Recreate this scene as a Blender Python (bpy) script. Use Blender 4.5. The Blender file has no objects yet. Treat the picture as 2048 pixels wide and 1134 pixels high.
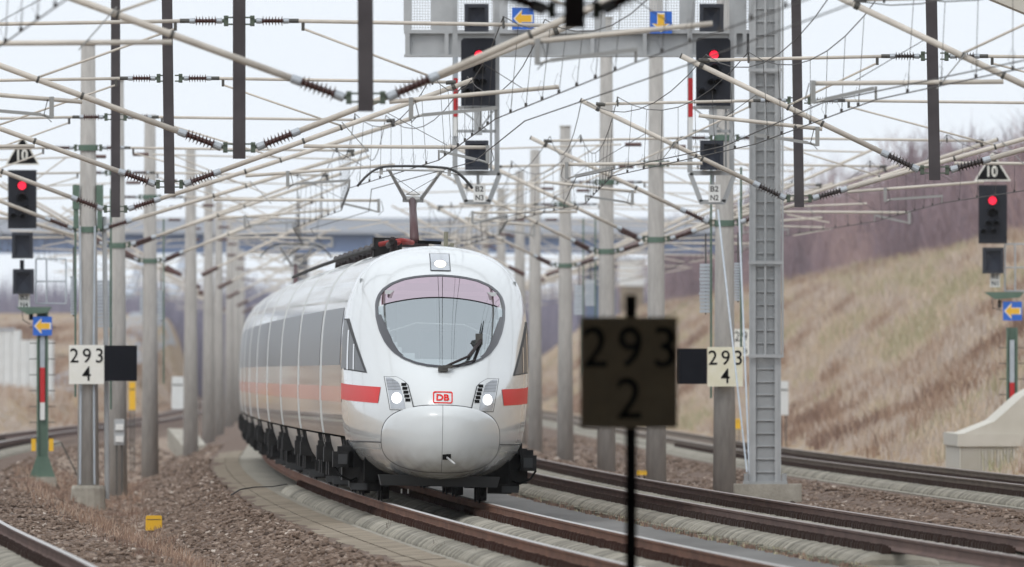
import bpy, math, random
import numpy as np
from mathutils import Vector, Matrix, noise

random.seed(7)
R = math.radians
SC = bpy.context.scene
COL = SC.collection

# ------------------------------------------------------------------ camera
F = 43500.0          # focal length in photo pixels (2048 wide)
HZ = 745.0           # photo row of the horizon
CAMZ = 1.98          # camera height above the rail
cam_d = bpy.data.cameras.new('camera')
cam = bpy.data.objects.new('camera', cam_d); COL.objects.link(cam)
cam.location = (0, 0, CAMZ)
cam.rotation_euler = (R(90) + math.atan((HZ - 567) / F), 0, 0)
cam_d.sensor_width = 36
cam_d.lens = F / 2048 * 36
cam_d.clip_start = 1; cam_d.clip_end = 20000
cam_d.dof.use_dof = True
cam_d.dof.focus_distance = 327
cam_d.dof.aperture_fstop = 6.8
SC.camera = cam

# ------------------------------------------------------------------ light
SUN_EL, SUN_AZ = 55.0, 205.0       # azimuth clockwise from +Y: behind the camera, a little to the left
w = bpy.data.worlds.new('World'); SC.world = w; w.use_nodes = True
nt = w.node_tree; nt.nodes.clear()
sky = nt.nodes.new('ShaderNodeTexSky'); sky.sky_type = 'NISHITA'; sky.sun_disc = False
sky.sun_elevation = R(SUN_EL); sky.sun_rotation = R(SUN_AZ)
sky.air_density = 1.0; sky.dust_density = 6.0; sky.ozone_density = 1.0
hs = nt.nodes.new('ShaderNodeHueSaturation'); hs.inputs['Saturation'].default_value = 0.22
mixw = nt.nodes.new('ShaderNodeMix'); mixw.data_type = 'RGBA'; mixw.blend_type = 'MIX'
mixw.inputs[0].default_value = 0.6
mixw.inputs[7].default_value = (13.9, 14.9, 16.0, 1)     # even cloud cover over the clear sky
bg = nt.nodes.new('ShaderNodeBackground'); bg.inputs['Strength'].default_value = 0.1
wo = nt.nodes.new('ShaderNodeOutputWorld')
nt.links.new(sky.outputs[0], hs.inputs['Color']); nt.links.new(hs.outputs[0], mixw.inputs[6])
nt.links.new(mixw.outputs[2], bg.inputs['Color']); nt.links.new(bg.outputs[0], wo.inputs['Surface'])
sl = bpy.data.lights.new('sun', 'SUN'); sl.energy = .55; sl.angle = R(20); sl.color = (1, .97, .92)
so = bpy.data.objects.new('sun', sl); COL.objects.link(so)
az, el = R(SUN_AZ), R(SUN_EL)
sdir = Vector((math.sin(az) * math.cos(el), math.cos(az) * math.cos(el), math.sin(el)))
so.rotation_euler = sdir.to_track_quat('Z', 'Y').to_euler()
so.location = (0, 100, 60)
vs = SC.view_settings
vs.view_transform = 'Standard'; vs.look = 'None'; vs.exposure = 0.1; vs.gamma = 1; vs.use_curve_mapping = False

# ------------------------------------------------------------------ materials
MATS = {}
def mat(name, col, rough=.7, metal=0.0, col2=None, scale=8.0, bump=0.0, bscale=None, emit=None, spec=None,
        coat=0.0, stretch=None, detail=4, col3=None):
    m = bpy.data.materials.new(name); m.use_nodes = True
    n = m.node_tree.nodes; L = m.node_tree.links
    b = n['Principled BSDF']
    b.inputs['Base Color'].default_value = (*col, 1)
    b.inputs['Roughness'].default_value = rough
    b.inputs['Metallic'].default_value = metal
    if coat: b.inputs['Coat Weight'].default_value = coat; b.inputs['Coat Roughness'].default_value = .04
    if spec is not None: b.inputs['Specular IOR Level'].default_value = spec
    if emit:
        b.inputs['Emission Color'].default_value = (*emit[0], 1); b.inputs['Emission Strength'].default_value = emit[1]
    if col2 is not None or bump:
        tc = n.new('ShaderNodeTexCoord'); mp = n.new('ShaderNodeMapping')
        L.new(tc.outputs['Object'], mp.inputs['Vector'])
        if stretch: mp.inputs['Scale'].default_value = stretch
        nz = n.new('ShaderNodeTexNoise'); nz.inputs['Scale'].default_value = scale
        nz.inputs['Detail'].default_value = detail; nz.inputs['Roughness'].default_value = .65
        L.new(mp.outputs[0], nz.inputs['Vector'])
        if col2 is not None:
            cr = n.new('ShaderNodeValToRGB')
            cr.color_ramp.elements[0].position = .34; cr.color_ramp.elements[1].position = .68
            cr.color_ramp.elements[0].color = (*col, 1); cr.color_ramp.elements[1].color = (*col2, 1)
            if col3 is not None:
                e = cr.color_ramp.elements.new(.52); e.color = (*col3, 1)
            L.new(nz.outputs['Fac'], cr.inputs[0]); L.new(cr.outputs[0], b.inputs['Base Color'])
        if bump:
            nb = n.new('ShaderNodeTexNoise'); nb.inputs['Scale'].default_value = bscale or scale * 3
            nb.inputs['Detail'].default_value = 3
            L.new(mp.outputs[0], nb.inputs['Vector'])
            bp = n.new('ShaderNodeBump'); bp.inputs['Strength'].default_value = bump; bp.inputs['Distance'].default_value = .03
            L.new(nb.outputs['Fac'], bp.inputs['Height']); L.new(bp.outputs[0], b.inputs['Normal'])
    MATS[name] = m
    return m

def attr_mat(name, attr, stops, rough=.9, transl=0):
    """colour from a per-vertex/face float attribute through a ramp"""
    m = bpy.data.materials.new(name); m.use_nodes = True
    n = m.node_tree.nodes; L = m.node_tree.links; b = n['Principled BSDF']
    a = n.new('ShaderNodeAttribute'); a.attribute_name = attr
    cr = n.new('ShaderNodeValToRGB')
    el = cr.color_ramp.elements
    el[0].position, el[0].color = stops[0][0], (*stops[0][1], 1)
    el[1].position, el[1].color = stops[-1][0], (*stops[-1][1], 1)
    for p, c in stops[1:-1]:
        e = el.new(p); e.color = (*c, 1)
    L.new(a.outputs['Fac'], cr.inputs[0]); L.new(cr.outputs[0], b.inputs['Base Color'])
    b.inputs['Roughness'].default_value = rough
    b.inputs['Specular IOR Level'].default_value = .2
    MATS[name] = m
    return m

mat('concrete_mast', (.33, .315, .295), .85, spec=.2, col2=(.43, .41, .385), scale=3, stretch=(3, 3, .6), bump=.2, bscale=30)
mat('concrete', (.27, .25, .21), .9, spec=.15, col2=(.42, .39, .335), scale=2.5, bump=.35, bscale=18)
mat('concrete_sleeper', (.20, .185, .15), .9, spec=.15, col2=(.34, .315, .265), scale=1.7, bump=.3, bscale=20)
m_ = MATS['concrete_sleeper']; n_ = m_.node_tree.nodes; b_ = n_['Principled BSDF']; src = b_.inputs['Base Color'].links[0].from_socket
oi = n_.new('ShaderNodeObjectInfo'); mr = n_.new('ShaderNodeMapRange'); mr.inputs[3].default_value = .62; mr.inputs[4].default_value = 1.18
mm_ = n_.new('ShaderNodeVectorMath'); mm_.operation = 'SCALE'
m_.node_tree.links.new(oi.outputs['Random'], mr.inputs[0]); m_.node_tree.links.new(src, mm_.inputs[0]); m_.node_tree.links.new(mr.outputs[0], mm_.inputs['Scale'])
m_.node_tree.links.new(mm_.outputs[0], b_.inputs['Base Color'])
mat('concrete_ledge', (.16, .128, .092), .9, spec=.15, col2=(.31, .26, .195), scale=.9, bump=.3, bscale=14)
mat('ballast_bed', (.06, .042, .035), .95, col2=(.21, .155, .13), scale=12, bump=.8, bscale=14)
mat('mossy', (.09, .085, .045), .95, col2=(.2, .18, .13), scale=1.2, bump=.5, bscale=12)
mat('asphalt', (.13, .125, .118), .85, spec=.04, col2=(.2, .192, .182), scale=.4, stretch=(1.5, .12, 1), bump=.1, bscale=40)
mat('rail_side', (.125, .058, .036), .8, col2=(.20, .095, .058), scale=2, stretch=(1, .3, 1), spec=.2)
mat('rail_side_dark', (.095, .058, .048), .8, col2=(.15, .092, .074), scale=2, stretch=(1, .3, 1), spec=.2)
mat('rail_side_grey', (.12, .092, .072), .85, spec=.2, col2=(.18, .142, .11), scale=2, stretch=(1, .3, 1))
mat('rail_top', (.42, .38, .35), .35, .8)
mat('rail_top_dull', (.24, .19, .165), .5, .4)
mat('clip', (.045, .022, .016), .9, spec=.15)
mat('clip_dark', (.045, .029, .024), .9, spec=.15)
mat('tube', (.62, .57, .50), .6, col2=(.50, .455, .40), scale=3)
mat('tube_grey', (.33, .33, .32), .5, .5)
mat('fitting', (.09, .087, .08), .65, .2, spec=.3)
mat('fitting_green', (.10, .125, .095), .7, .2)
mat('cap', (.40, .43, .46), .5, .3)
mat('porcelain', (.075, .028, .022), .3)
mat('porcelain_dark', (.05, .038, .036), .35)
mat('pendant', (.058, .051, .054), .8, col2=(.078, .07, .073), scale=2, spec=.2)
mat('wire', (.06, .056, .053), .7, spec=.3)
mat('galvanized', (.36, .37, .375), .6, .15, col2=(.45, .46, .465), scale=1.5)
mat('galvanized_dark', (.30, .31, .315), .65, .1, col2=(.36, .37, .375), scale=1.5)
mat('green_paint', (.075, .13, .095), .6, col2=(.11, .17, .13), scale=3)
mat('signal_black', (.016, .018, .025), .7, spec=.25)
mat('screen_frame', (.03, .034, .045), .6, spec=.3)
mat('screen_glass', (.014, .02, .038), .35, spec=.4)
mat('red_paint', (.52, .015, .02), .5)
mat('white_paint', (.74, .74, .72), .5)
mat('board_white', (.74, .73, .66), .5, col2=(.80, .79, .74), scale=4)
mat('board_cream', (.72, .68, .50), .55, col2=(.8, .77, .64), scale=4)
mat('board_black', (.006, .007, .011), .75, spec=.12)
mat('board_old', (.34, .275, .18), .8, col2=(.26, .21, .14), scale=6)
mat('ink', (.006, .006, .007), .8, spec=.15)
mat('blue_sign', (.02, .13, .55), .4)
mat('arrow_yellow', (.80, .45, .03), .45)
mat('yellow_paint', (.78, .45, .02), .55)
mat('red_lamp', (.7, .02, .06), .3, emit=((1, .012, .05), 1.25))
mat('weight_plate', (.38, .42, .46), .7, col2=(.46, .5, .54), scale=5)
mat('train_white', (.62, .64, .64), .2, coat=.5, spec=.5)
mat('train_side_greyed', (.44, .445, .445), .14, coat=.7, spec=.5)  # white body paint, greyed to carry the dim reflections along the flanks
mat('train_red_side', (.58, .06, .035), .2, coat=.45, spec=.45)
mat('train_low', (.55, .56, .55), .28, coat=.4, col2=(.46, .46, .44), scale=1.2)
mat('train_hatch', (.60, .62, .62), .24, coat=.4)
mat('train_red', (.68, .014, .012), .4, spec=.12)
mat('train_seam', (.05, .052, .055), .7)
mat('train_dark', (.006, .006, .006), .85, spec=.1)
mat('train_box', (.010, .010, .011), .7, col2=(.028, .027, .026), scale=4, spec=.25)
mat('train_plow', (.055, .057, .06), .7, spec=.25)
mat('train_band', (.045, .048, .055), .32, spec=.18)
mat('windscreen_frame', (.022, .02, .026), .3)
mat('lamp_glass', (.45, .47, .5), .15, .3)
mat('headlamp', (1, 1, 1), .3, emit=((1, 1, .97), 1.5))
mat('top_lamp', (1, .9, .7), .3, emit=((1, .86, .62), 2.4))
mat('roof_red', (.30, .04, .035), .6, spec=.3)
mat('roof_dark', (.025, .017, .017), .65, spec=.3)
mat('panto_arm', (.075, .03, .032), .5)
mat('panto_grey', (.42, .42, .41), .45, .2)
mat('panto_strip', (.05, .05, .05), .6)
mat('olive', (.24, .23, .17), .6)
mat('bridge_blue_hazed', (.17, .22, .33), .8, spec=.2)  # girder blue with distance haze mixed into the colour
mat('bridge_pale_hazed', (.40, .43, .48), .8, spec=.2)  # pale tone, distance haze mixed into the colour as well
mat('fascia', (.52, .49, .42), .8, col2=(.58, .55, .49), scale=1.5)
mat('hut_white', (.68, .70, .70), .7, col2=(.6, .61, .6), scale=2)
mat('bark', (.12, .085, .08), .95)
mat('bush_twig', (.10, .075, .055), .95)
mat('road_grey', (.24, .25, .27), .85, col2=(.30, .31, .33), scale=.3)
for nm in ('train_white', 'train_hatch'):
    # road grime on the lowest part of the nose, broken up by noise
    m_ = MATS[nm]; n_ = m_.node_tree.nodes; L_ = m_.node_tree.links; b_ = n_['Principled BSDF']
    tc_ = n_.new('ShaderNodeTexCoord'); sx_ = n_.new('ShaderNodeSeparateXYZ'); L_.new(tc_.outputs['Object'], sx_.inputs[0])
    mr_ = n_.new('ShaderNodeMapRange'); mr_.inputs[1].default_value = .95; mr_.inputs[2].default_value = .42; L_.new(sx_.outputs['Z'], mr_.inputs[0])
    nz_ = n_.new('ShaderNodeTexNoise'); nz_.inputs['Scale'].default_value = 5; nz_.inputs['Detail'].default_value = 6; L_.new(tc_.outputs['Object'], nz_.inputs['Vector'])
    mu_ = n_.new('ShaderNodeMath'); mu_.operation = 'MULTIPLY'; L_.new(mr_.outputs[0], mu_.inputs[0]); L_.new(nz_.outputs['Fac'], mu_.inputs[1])
    mx_ = n_.new('ShaderNodeMix'); mx_.data_type = 'RGBA'; L_.new(mu_.outputs[0], mx_.inputs[0])
    mx_.inputs[6].default_value = b_.inputs['Base Color'].default_value; mx_.inputs[7].default_value = (.20, .16, .115, 1)
    L_.new(mx_.outputs[2], b_.inputs['Base Color'])
attr_mat('ballast_stone', 'rnd', [(0, (.05, .034, .026)), (.35, (.132, .092, .069)), (.6, (.208, .15, .115)),
                                  (.85, (.30, .235, .19)), (1, (.5, .43, .37))])
attr_mat('dry_grass', 'rnd', [(0, (.19, .125, .10)), (.22, (.34, .23, .165)), (.42, (.46, .37, .30)), (.6, (.47, .41, .37)),
                              (.8, (.53, .425, .31)), (.93, (.48, .40, .31)), (1, (.35, .33, .21))])
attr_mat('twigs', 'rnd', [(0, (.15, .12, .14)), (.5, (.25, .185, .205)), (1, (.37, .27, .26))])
attr_mat('twigs_far_hazed', 'rnd', [(0, (.15, .15, .21)), (1, (.25, .23, .29))])  # twig tone shifted to blue, aerial haze put into the colour

def glass(name, gl_col, tr_col, fac):
    m = bpy.data.materials.new(name); m.use_nodes = True
    n = m.node_tree.nodes; L = m.node_tree.links; n.clear()
    g = n.new('ShaderNodeBsdfGlossy'); g.inputs['Color'].default_value = (*gl_col, 1); g.inputs['Roughness'].default_value = .01
    t = n.new('ShaderNodeBsdfTransparent'); t.inputs['Color'].default_value = (*tr_col, 1)
    x = n.new('ShaderNodeMixShader'); x.inputs[0].default_value = fac; o = n.new('ShaderNodeOutputMaterial')
    L.new(t.outputs[0], x.inputs[1]); L.new(g.outputs[0], x.inputs[2]); L.new(x.outputs[0], o.inputs['Surface'])
    MATS[name] = m
glass('windscreen', (.84, .90, .92), (.60, .64, .64), .46)
glass('windscreen_tint', (.86, .70, .77), (.36, .22, .28), .62)
mat('cab_wall', (.30, .32, .33), .7)
mat('cab_dark', (.05, .055, .06), .7)
mat('cab_pale', (.55, .58, .58), .6)
# ------------------------------------------------------------------ helpers
class MB:
    def __init__(s): s.v = []; s.f = []; s.mi = []; s.cur = 0
    def add(s, vs, fs):
        o = len(s.v); s.v += [tuple(p) for p in vs]
        for f in fs: s.f.append([i + o for i in f]); s.mi.append(s.cur)
        return s
    def box(s, x0, x1, y0, y1, z0, z1):
        return s.add([(x0,y0,z0),(x1,y0,z0),(x1,y1,z0),(x0,y1,z0),(x0,y0,z1),(x1,y0,z1),(x1,y1,z1),(x0,y1,z1)],
                     [(3,2,1,0),(4,5,6,7),(0,1,5,4),(1,2,6,5),(2,3,7,6),(3,0,4,7)])
    def beam(s, a, b, wx, wz, up=(0, 0, 1)):
        a, b = Vector(a), Vector(b); t = (b - a).normalized(); up = Vector(up)
        if abs(t.dot(up)) > .97: up = Vector((0, 1, 0))
        r = t.cross(up).normalized() * wx / 2; u = r.cross(t).normalized() * wz / 2
        return s.add([a-r-u, a+r-u, a+r+u, a-r+u, b-r-u, b+r-u, b+r+u, b-r+u],
                     [(0,1,2,3),(7,6,5,4),(0,4,5,1),(1,5,6,2),(2,6,7,3),(3,7,4,0)])
    def tube(s, a, b, r0, r1=None, n=8, cap=True):
        a, b = Vector(a), Vector(b); r1 = r0 if r1 is None else r1
        t = (b - a).normalized(); up = Vector((0, 0, 1)) if abs(t.z) < .95 else Vector((0, 1, 0))
        x = t.cross(up).normalized(); y = t.cross(x).normalized()
        vs = [a + (x*math.cos(k*2*math.pi/n) + y*math.sin(k*2*math.pi/n))*r0 for k in range(n)]
        vs += [b + (x*math.cos(k*2*math.pi/n) + y*math.sin(k*2*math.pi/n))*r1 for k in range(n)]
        fs = [(k, (k+1) % n, n+(k+1) % n, n+k) for k in range(n)]
        if cap: fs += [tuple(range(n-1, -1, -1)), tuple(range(n, 2*n))]
        return s.add(vs, fs)
    def path(s, pts, r, n=6):
        pts = [Vector(p) for p in pts]; vs = []; m = len(pts)
        for i, p in enumerate(pts):
            t = (pts[min(i+1, m-1)] - pts[max(i-1, 0)]).normalized()
            up = Vector((0, 0, 1)) if abs(t.z) < .95 else Vector((0, 1, 0))
            x = t.cross(up).normalized(); y = t.cross(x).normalized()
            rr = r[i] if isinstance(r, (list, tuple)) else r
            vs += [p + (x*math.cos(k*2*math.pi/n) + y*math.sin(k*2*math.pi/n))*rr for k in range(n)]
        fs = [(i*n+k, i*n+(k+1) % n, (i+1)*n+(k+1) % n, (i+1)*n+k) for i in range(m-1) for k in range(n)]
        fs += [tuple(range(n-1, -1, -1)), tuple(range((m-1)*n, m*n))]
        return s.add(vs, fs)
    def prism(s, poly, y0, y1):
        """poly of (x, z), thickness along Y"""
        n = len(poly)
        vs = [(x, y0, z) for x, z in poly] + [(x, y1, z) for x, z in poly]
        fs = [tuple(range(n)), tuple(range(2*n-1, n-1, -1))] + [(i, i+n, (i+1) % n + n, (i+1) % n) for i in range(n)]
        return s.add(vs, fs)
    def disc(s, c, r, y1, n=20):
        return s.prism([(c[0]+r*math.cos(k*2*math.pi/n), c[2]+r*math.sin(k*2*math.pi/n)) for k in range(n)], c[1], y1)
    def grid(s, rows):
        nr, nc = len(rows), len(rows[0])
        return s.add([p for r in rows for p in r],
                     [(i*nc+j, i*nc+j+1, (i+1)*nc+j+1, (i+1)*nc+j) for i in range(nr-1) for j in range(nc-1)])
    def mesh(s, name, mats, smooth=False, origin=(0, 0, 0)):
        me = bpy.data.meshes.new(name)
        o = Vector(origin)
        me.from_pydata([tuple(Vector(p) - o) for p in s.v], [], s.f)
        for m in (mats if isinstance(mats, (list, tuple)) else [mats]): me.materials.append(MATS[m])
        if any(s.mi): me.polygons.foreach_set('material_index', s.mi)
        if smooth: me.polygons.foreach_set('use_smooth', [True]*len(me.polygons))
        me.update()
        return me
    def build(s, name, mats, parent=None, smooth=False):
        root = parent
        org = Vector((0, 0, 0))
        while root is not None:
            org += root.location; root = root.parent
        ob = bpy.data.objects.new(name, s.mesh(name, mats, smooth, org))
        COL.objects.link(ob); ob.parent = parent
        return ob

def recalc(ob):
    import bmesh
    bm = bmesh.new(); bm.from_mesh(ob.data); bmesh.ops.recalc_face_normals(bm, faces=bm.faces); bm.to_mesh(ob.data); bm.free()

def tag(o, label=None, cat=None, group=None, kind=None):
    if label: o['label'] = label
    if cat: o['category'] = cat
    if group: o['group'] = group
    if kind: o['kind'] = kind
    return o
def thing(name, loc, label, cat, group=None):
    e = bpy.data.objects.new(name, None); COL.objects.link(e); e.location = loc; e.empty_display_size = .3
    return tag(e, label, cat, group)
def place(name, me, parent, loc, rot=None, scale=None):
    """a shared mesh placed in world coordinates under a thing"""
    ob = bpy.data.objects.new(name, me); COL.objects.link(ob)
    org = Vector((0, 0, 0)); p = parent
    while p is not None: org += p.location; p = p.parent
    ob.parent = parent; ob.location = Vector(loc) - org
    if rot is not None: ob.rotation_euler = rot
    if scale is not None: ob.scale = scale
    return ob

def at(px, py, d):
    return Vector(((px - 1024) * d / F, d, CAMZ + (HZ - py) * d / F))
def interp(tab, x):
    if x <= tab[0][0]: return tab[0][1]
    for (a, b), (c, e) in zip(tab, tab[1:]):
        if x <= c: return b + (e - b) * (x - a) / (c - a)
    return tab[-1][1]
def catmull(tab, x):
    n = len(tab)
    if x <= tab[0][0]:
        (a, b), (c, e) = tab[0], tab[1]; return b + (e - b) * (x - a) / (c - a)
    if x >= tab[-1][0]:
        (a, b), (c, e) = tab[-2], tab[-1]; return e + (e - b) * (x - c) / (c - a)
    i = 0
    while x > tab[i+1][0]: i += 1
    x0, y0 = tab[i]; x1, y1 = tab[i+1]
    m0 = (y1 - tab[i-1][1]) / (x1 - tab[i-1][0]) if i > 0 else (y1 - y0) / (x1 - x0)
    m1 = (tab[i+2][1] - y0) / (tab[i+2][0] - x0) if i + 2 < n else (y1 - y0) / (x1 - x0)
    h = x1 - x0; t = (x - x0) / h
    return (2*t**3-3*t*t+1)*y0 + (t**3-2*t*t+t)*h*m0 + (-2*t**3+3*t*t)*y1 + (t**3-t*t)*h*m1

_fonts = {}
def text_verts(body, height, width=None, bold=0.0, gap=1.0):
    """flat text as (verts, faces) in x,z with its centre at 0,0"""
    cu = bpy.data.curves.new('text', 'FONT'); cu.body = body; cu.align_x = 'CENTER'; cu.size = 1; cu.offset = bold; cu.space_character = gap
    cu.resolution_u = 4
    ob = bpy.data.objects.new('text', cu); COL.objects.link(ob)
    dg = bpy.context.evaluated_depsgraph_get(); dg.update()
    me = bpy.data.meshes.new_from_object(ob.evaluated_get(dg))
    v = np.array([p.co[:2] for p in me.vertices]); f = [tuple(p.vertices) for p in me.polygons]
    bpy.data.objects.remove(ob); bpy.data.curves.remove(cu); bpy.data.meshes.remove(me)
    lo, hi = v.min(0), v.max(0)
    v = v - (lo + hi) / 2
    k = height / (hi[1] - lo[1]); kx = k if width is None else width / (hi[0] - lo[0])
    v = v * np.array([kx, k])
    return v, f
def text_part(body, c, height, width, material, parent, name='lettering', bold=0.0, gap=1.0):
    v, f = text_verts(body, height, width, bold, gap)
    m = MB(); m.add([(c[0]+x, c[1], c[2]+z) for x, z in v], f)
    return m.build(name, material, parent)

# ------------------------------------------------------------------ track lines
def T1(d):
    if d <= 600: return 10.48 - .0442*d + 2.76e-5*d*d
    return 10.48 - .0442*600 + 2.76e-5*360000 - .0098*(d-600)
def dT1(d): return -.0442 + 5.52e-5*min(d, 620)
T0_TAB = [(40, 1.2), (130, -1.9), (220, -4.95), (292, -7.65), (400, -11.2), (510, -14.0), (638, -15.5), (760, -15.7), (906, -15.4), (1050, -16.2), (1200, -17.4), (1435, -19.6), (2200, -27)]
def T0(d): return catmull(T0_TAB, d)
def T2(d): return T1(d) + 4.6
def T3(d): return T1(d) + 12.2

def bed(u):            # height of a track bed at u metres from the track centre
    a = abs(u)
    return -.36 - .56 * min(1, max(0, (a - 2.5) / 1.6))
def smooth(x, a, b):
    t = min(1, max(0, (x - a) / (b - a))); return t*t*(3-2*t)
def ground_z(x, d):
    o = x - T1(d)
    base = -.92
    if o > 3: base = -.92 + .42 * smooth(o, 4, 7)
    z = max(base, bed(x - T0(d)), bed(o), bed(x - T2(d)), bed(x - T3(d)))
    if o < 15 : pass
    if o > 14.6:
        z = z * (1 - smooth(o, 14.6, 15.6)) - .35 * smooth(o, 14.6, 15.6)
        z += 7.5 * smooth(o, 13.2, 28) * (1 if o > 14.6 else 0) - 7.5 * smooth(14.6, 13.2, 28)
    u = x - T0(d)
    if u < -3:
        k = smooth(d, 720, 950) * smooth(-u, 3.0, 6.5)
        z = z * (1 - k) + 1.1 * k
    if d > 1050 and u < -2.5:
        k = smooth(-u, 2.5, 6)
        z = z * (1 - k) + k * max(z, interp([(1050, .8), (1300, 2.2), (1700, 6.6), (2500, 7)], d))
    return z
def nz2(x, y, s): return noise.noise(Vector((x*s, y*s, 3.7)))

# ------------------------------------------------------------------ ground
def make_ground():
    os_ = list(np.arange(-120, -30, 10)) + list(np.arange(-30, -12, 1.5)) + list(np.arange(-12, 16, .4)) + list(np.arange(16, 40, 1.0)) + list(np.arange(40, 161, 12))
    ds = [-40, 0, 60, 120, 160, 185] + list(np.arange(200, 480, 2.0)) + list(np.arange(480, 760, 6)) + list(np.arange(760, 1500, 20)) + list(np.arange(1500, 3001, 100)) + [4000, 6000]
    V, A = [], []
    for d in ds:
        t1 = T1(d)
        for o in os_:
            x = t1 + o
            z = ground_z(x, d)
            if d > 190:
                offs = [abs(x - t(d)) for t in (T0, T1, T2, T3)]
                k = smooth(min(offs), 1.5, 2.6)
                amp = .05 if d < 480 else .09
                z += k * (amp * nz2(x, d*.3, .9) + .03 * nz2(x, d*.5, 2.5)) + (.35 * nz2(x, d*.25, .13) if o > 17 else 0)
            near = min(abs(x - t(d)) for t in (T0, T1, T2, T3))
            a = 0.0 if near < 2.4 else 1.0
            if o > 14.3 or x - T0(d) < -3.4: a = 3.0
            if -6 < o < -2.4 and x - T0(d) > 2.0: a = 1.0
            if -7 < o < -3.6 and x - T0(d) > 2.6 : a = 1.6
            V.append((x, d, z)); A.append(a)
    nc = len(os_)
    fs = [(i*nc+j, i*nc+j+1, (i+1)*nc+j+1, (i+1)*nc+j) for i in range(len(ds)-1) for j in range(nc-1)]
    me = bpy.data.meshes.new('ground'); me.from_pydata(V, [], fs)
    at_ = me.attributes.new('zone', 'FLOAT', 'POINT'); at_.data.foreach_set('value', A)
    m = bpy.data.materials.new('ground'); m.use_nodes = True
    n = m.node_tree.nodes; L = m.node_tree.links; b = n['Principled BSDF']
    b.inputs['Roughness'].default_value = .95; b.inputs['Specular IOR Level'].default_value = .15
    tc = n.new('ShaderNodeTexCoord'); mp = n.new('ShaderNodeMapping'); mp.inputs['Scale'].default_value = (1, .25, 1)
    L.new(tc.outputs['Object'], mp.inputs[0])
    def nse(s, det=5):
        x = n.new('ShaderNodeTexNoise'); x.inputs['Scale'].default_value = s; x.inputs['Detail'].default_value = det
        x.inputs['Roughness'].default_value = .7; L.new(mp.outputs[0], x.inputs['Vector']); return x
    def ramp(src, stops):
        c = n.new('ShaderNodeValToRGB'); e = c.color_ramp.elements
        e[0].position, e[0].color = stops[0][0], (*stops[0][1], 1); e[1].position, e[1].color = stops[-1][0], (*stops[-1][1], 1)
        for p, cc in stops[1:-1]:
            k = e.new(p); k.color = (*cc, 1)
        L.new(src, c.inputs[0]); return c
    bal = ramp(nse(14).outputs['Fac'], [(.3, (.06, .04, .03)), (.5, (.15, .106, .082)), (.7, (.27, .205, .165))])
    soil = ramp(nse(2.0).outputs['Fac'], [(.3, (.19, .14, .108)), (.5, (.32, .245, .19)), (.7, (.43, .355, .28))])
    gr = ramp(nse(.45).outputs['Fac'], [(.3, (.17, .115, .08)), (.45, (.33, .235, .14)), (.58, (.37, .30, .24)), (.72, (.30, .25, .17))])
    a = n.new('ShaderNodeAttribute'); a.attribute_name = 'zone'
    def mx(f, c1, c2):
        x = n.new('ShaderNodeMix'); x.data_type = 'RGBA'; L.new(f, x.inputs[0]); L.new(c1, x.inputs[6]); L.new(c2, x.inputs[7]); return x
    def rng(lo, hi):
        x = n.new('ShaderNodeMapRange'); x.inputs[1].default_value = lo; x.inputs[2].default_value = hi; L.new(a.outputs['Fac'], x.inputs[0]); return x
    m1 = mx(rng(1.05, 1.6).outputs[0], bal.outputs[0], soil.outputs[0])
    m2 = mx(rng(1.7, 2.8).outputs[0], m1.outputs[2], gr.outputs[0])
    L.new(m2.outputs[2], b.inputs['Base Color'])
    nb = nse(9); bp = n.new('ShaderNodeBump'); bp.inputs['Strength'].default_value = .8; bp.inputs['Distance'].default_value = .08
    L.new(nb.outputs['Fac'], bp.inputs['Height']); L.new(bp.outputs[0], b.inputs['Normal'])
    me.materials.append(m); me.update()
    ob = bpy.data.objects.new('ground', me); COL.objects.link(ob); tag(ob, kind='structure')
    ob['label'] = 'brown ballast, bare soil and dry grass ground along the railway'
make_ground()

# ------------------------------------------------------------------ tracks
def ribbon(mb, fn, ds, o0, o1, z0, z1=None, thick=None):
    """strip along a track line fn between offsets o0 and o1"""
    z1 = z0 if z1 is None else z1
    if thick is None:
        mb.grid([[(fn(d)+o0, d, z0), (fn(d)+o1, d, z1)] for d in ds])
    else:
        mb.grid([[(fn(d)+o0, d, z0-thick), (fn(d)+o0, d, z0), (fn(d)+o1, d, z1), (fn(d)+o1, d, z1-thick)] for d in ds])
    return mb
RAILP = [(-.075, -.172), (-.075, -.155), (-.02, -.135), (-.010, -.12), (-.010, -.05), (-.034, -.035), (-.036, -.006)]
RAILTOP = [(-.036, -.006), (-.028, 0), (.028, 0), (.036, -.006)]
RAILQ = [(.036, -.006), (.034, -.035), (.010, -.05), (.010, -.12), (.02, -.135), (.075, -.155), (.075, -.172)]
def rail(mb, fn, ds, off):
    for i, prof in enumerate((RAILP, RAILTOP, RAILQ)):
        mb.cur = 1 if i == 1 else 0
        mb.grid([[(fn(d)+off+x, d, z) for x, z in prof] for d in ds])
    mb.cur = 0
def sleeper_mesh(name, clip):
    """rounded concrete sleeper with rail clips, origin at the track centre on rail level"""
    m = MB()
    prof = [(-.15, -.42), (-.14, -.27), (-.09, -.205), (0, -.19), (.09, -.205), (.14, -.27), (.15, -.42)]
    rows = []
    for sd in (-1, 1):
        rows = []
        for u, k in [(-.55, .15), (-.50, .55), (-.42, .82), (-.30, .97), (-.17, 1.0), (.17, 1.0), (.30, .97), (.40, .82), (.48, .55), (.52, .15)]:
            rows.append([(sd*.75 + sd*u, y*(.75+.25*k), -.42 + (z+.42)*k) for y, z in prof])
        m.grid(rows)
    m.box(-.3, .3, -.12, .12, -.42, -.332)
    m.cur = 1
    for r in (-.75, .75):
        for s in (-1, 1):
            x = r + s*.135
            m.box(x-.06, x+.06, -.09, .09, -.20, -.125)
            m.box(x-.045*1-.0, x+.03, -.05, .05, -.125, -.10)
    return m.mesh(name, ['concrete_sleeper', clip])
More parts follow.
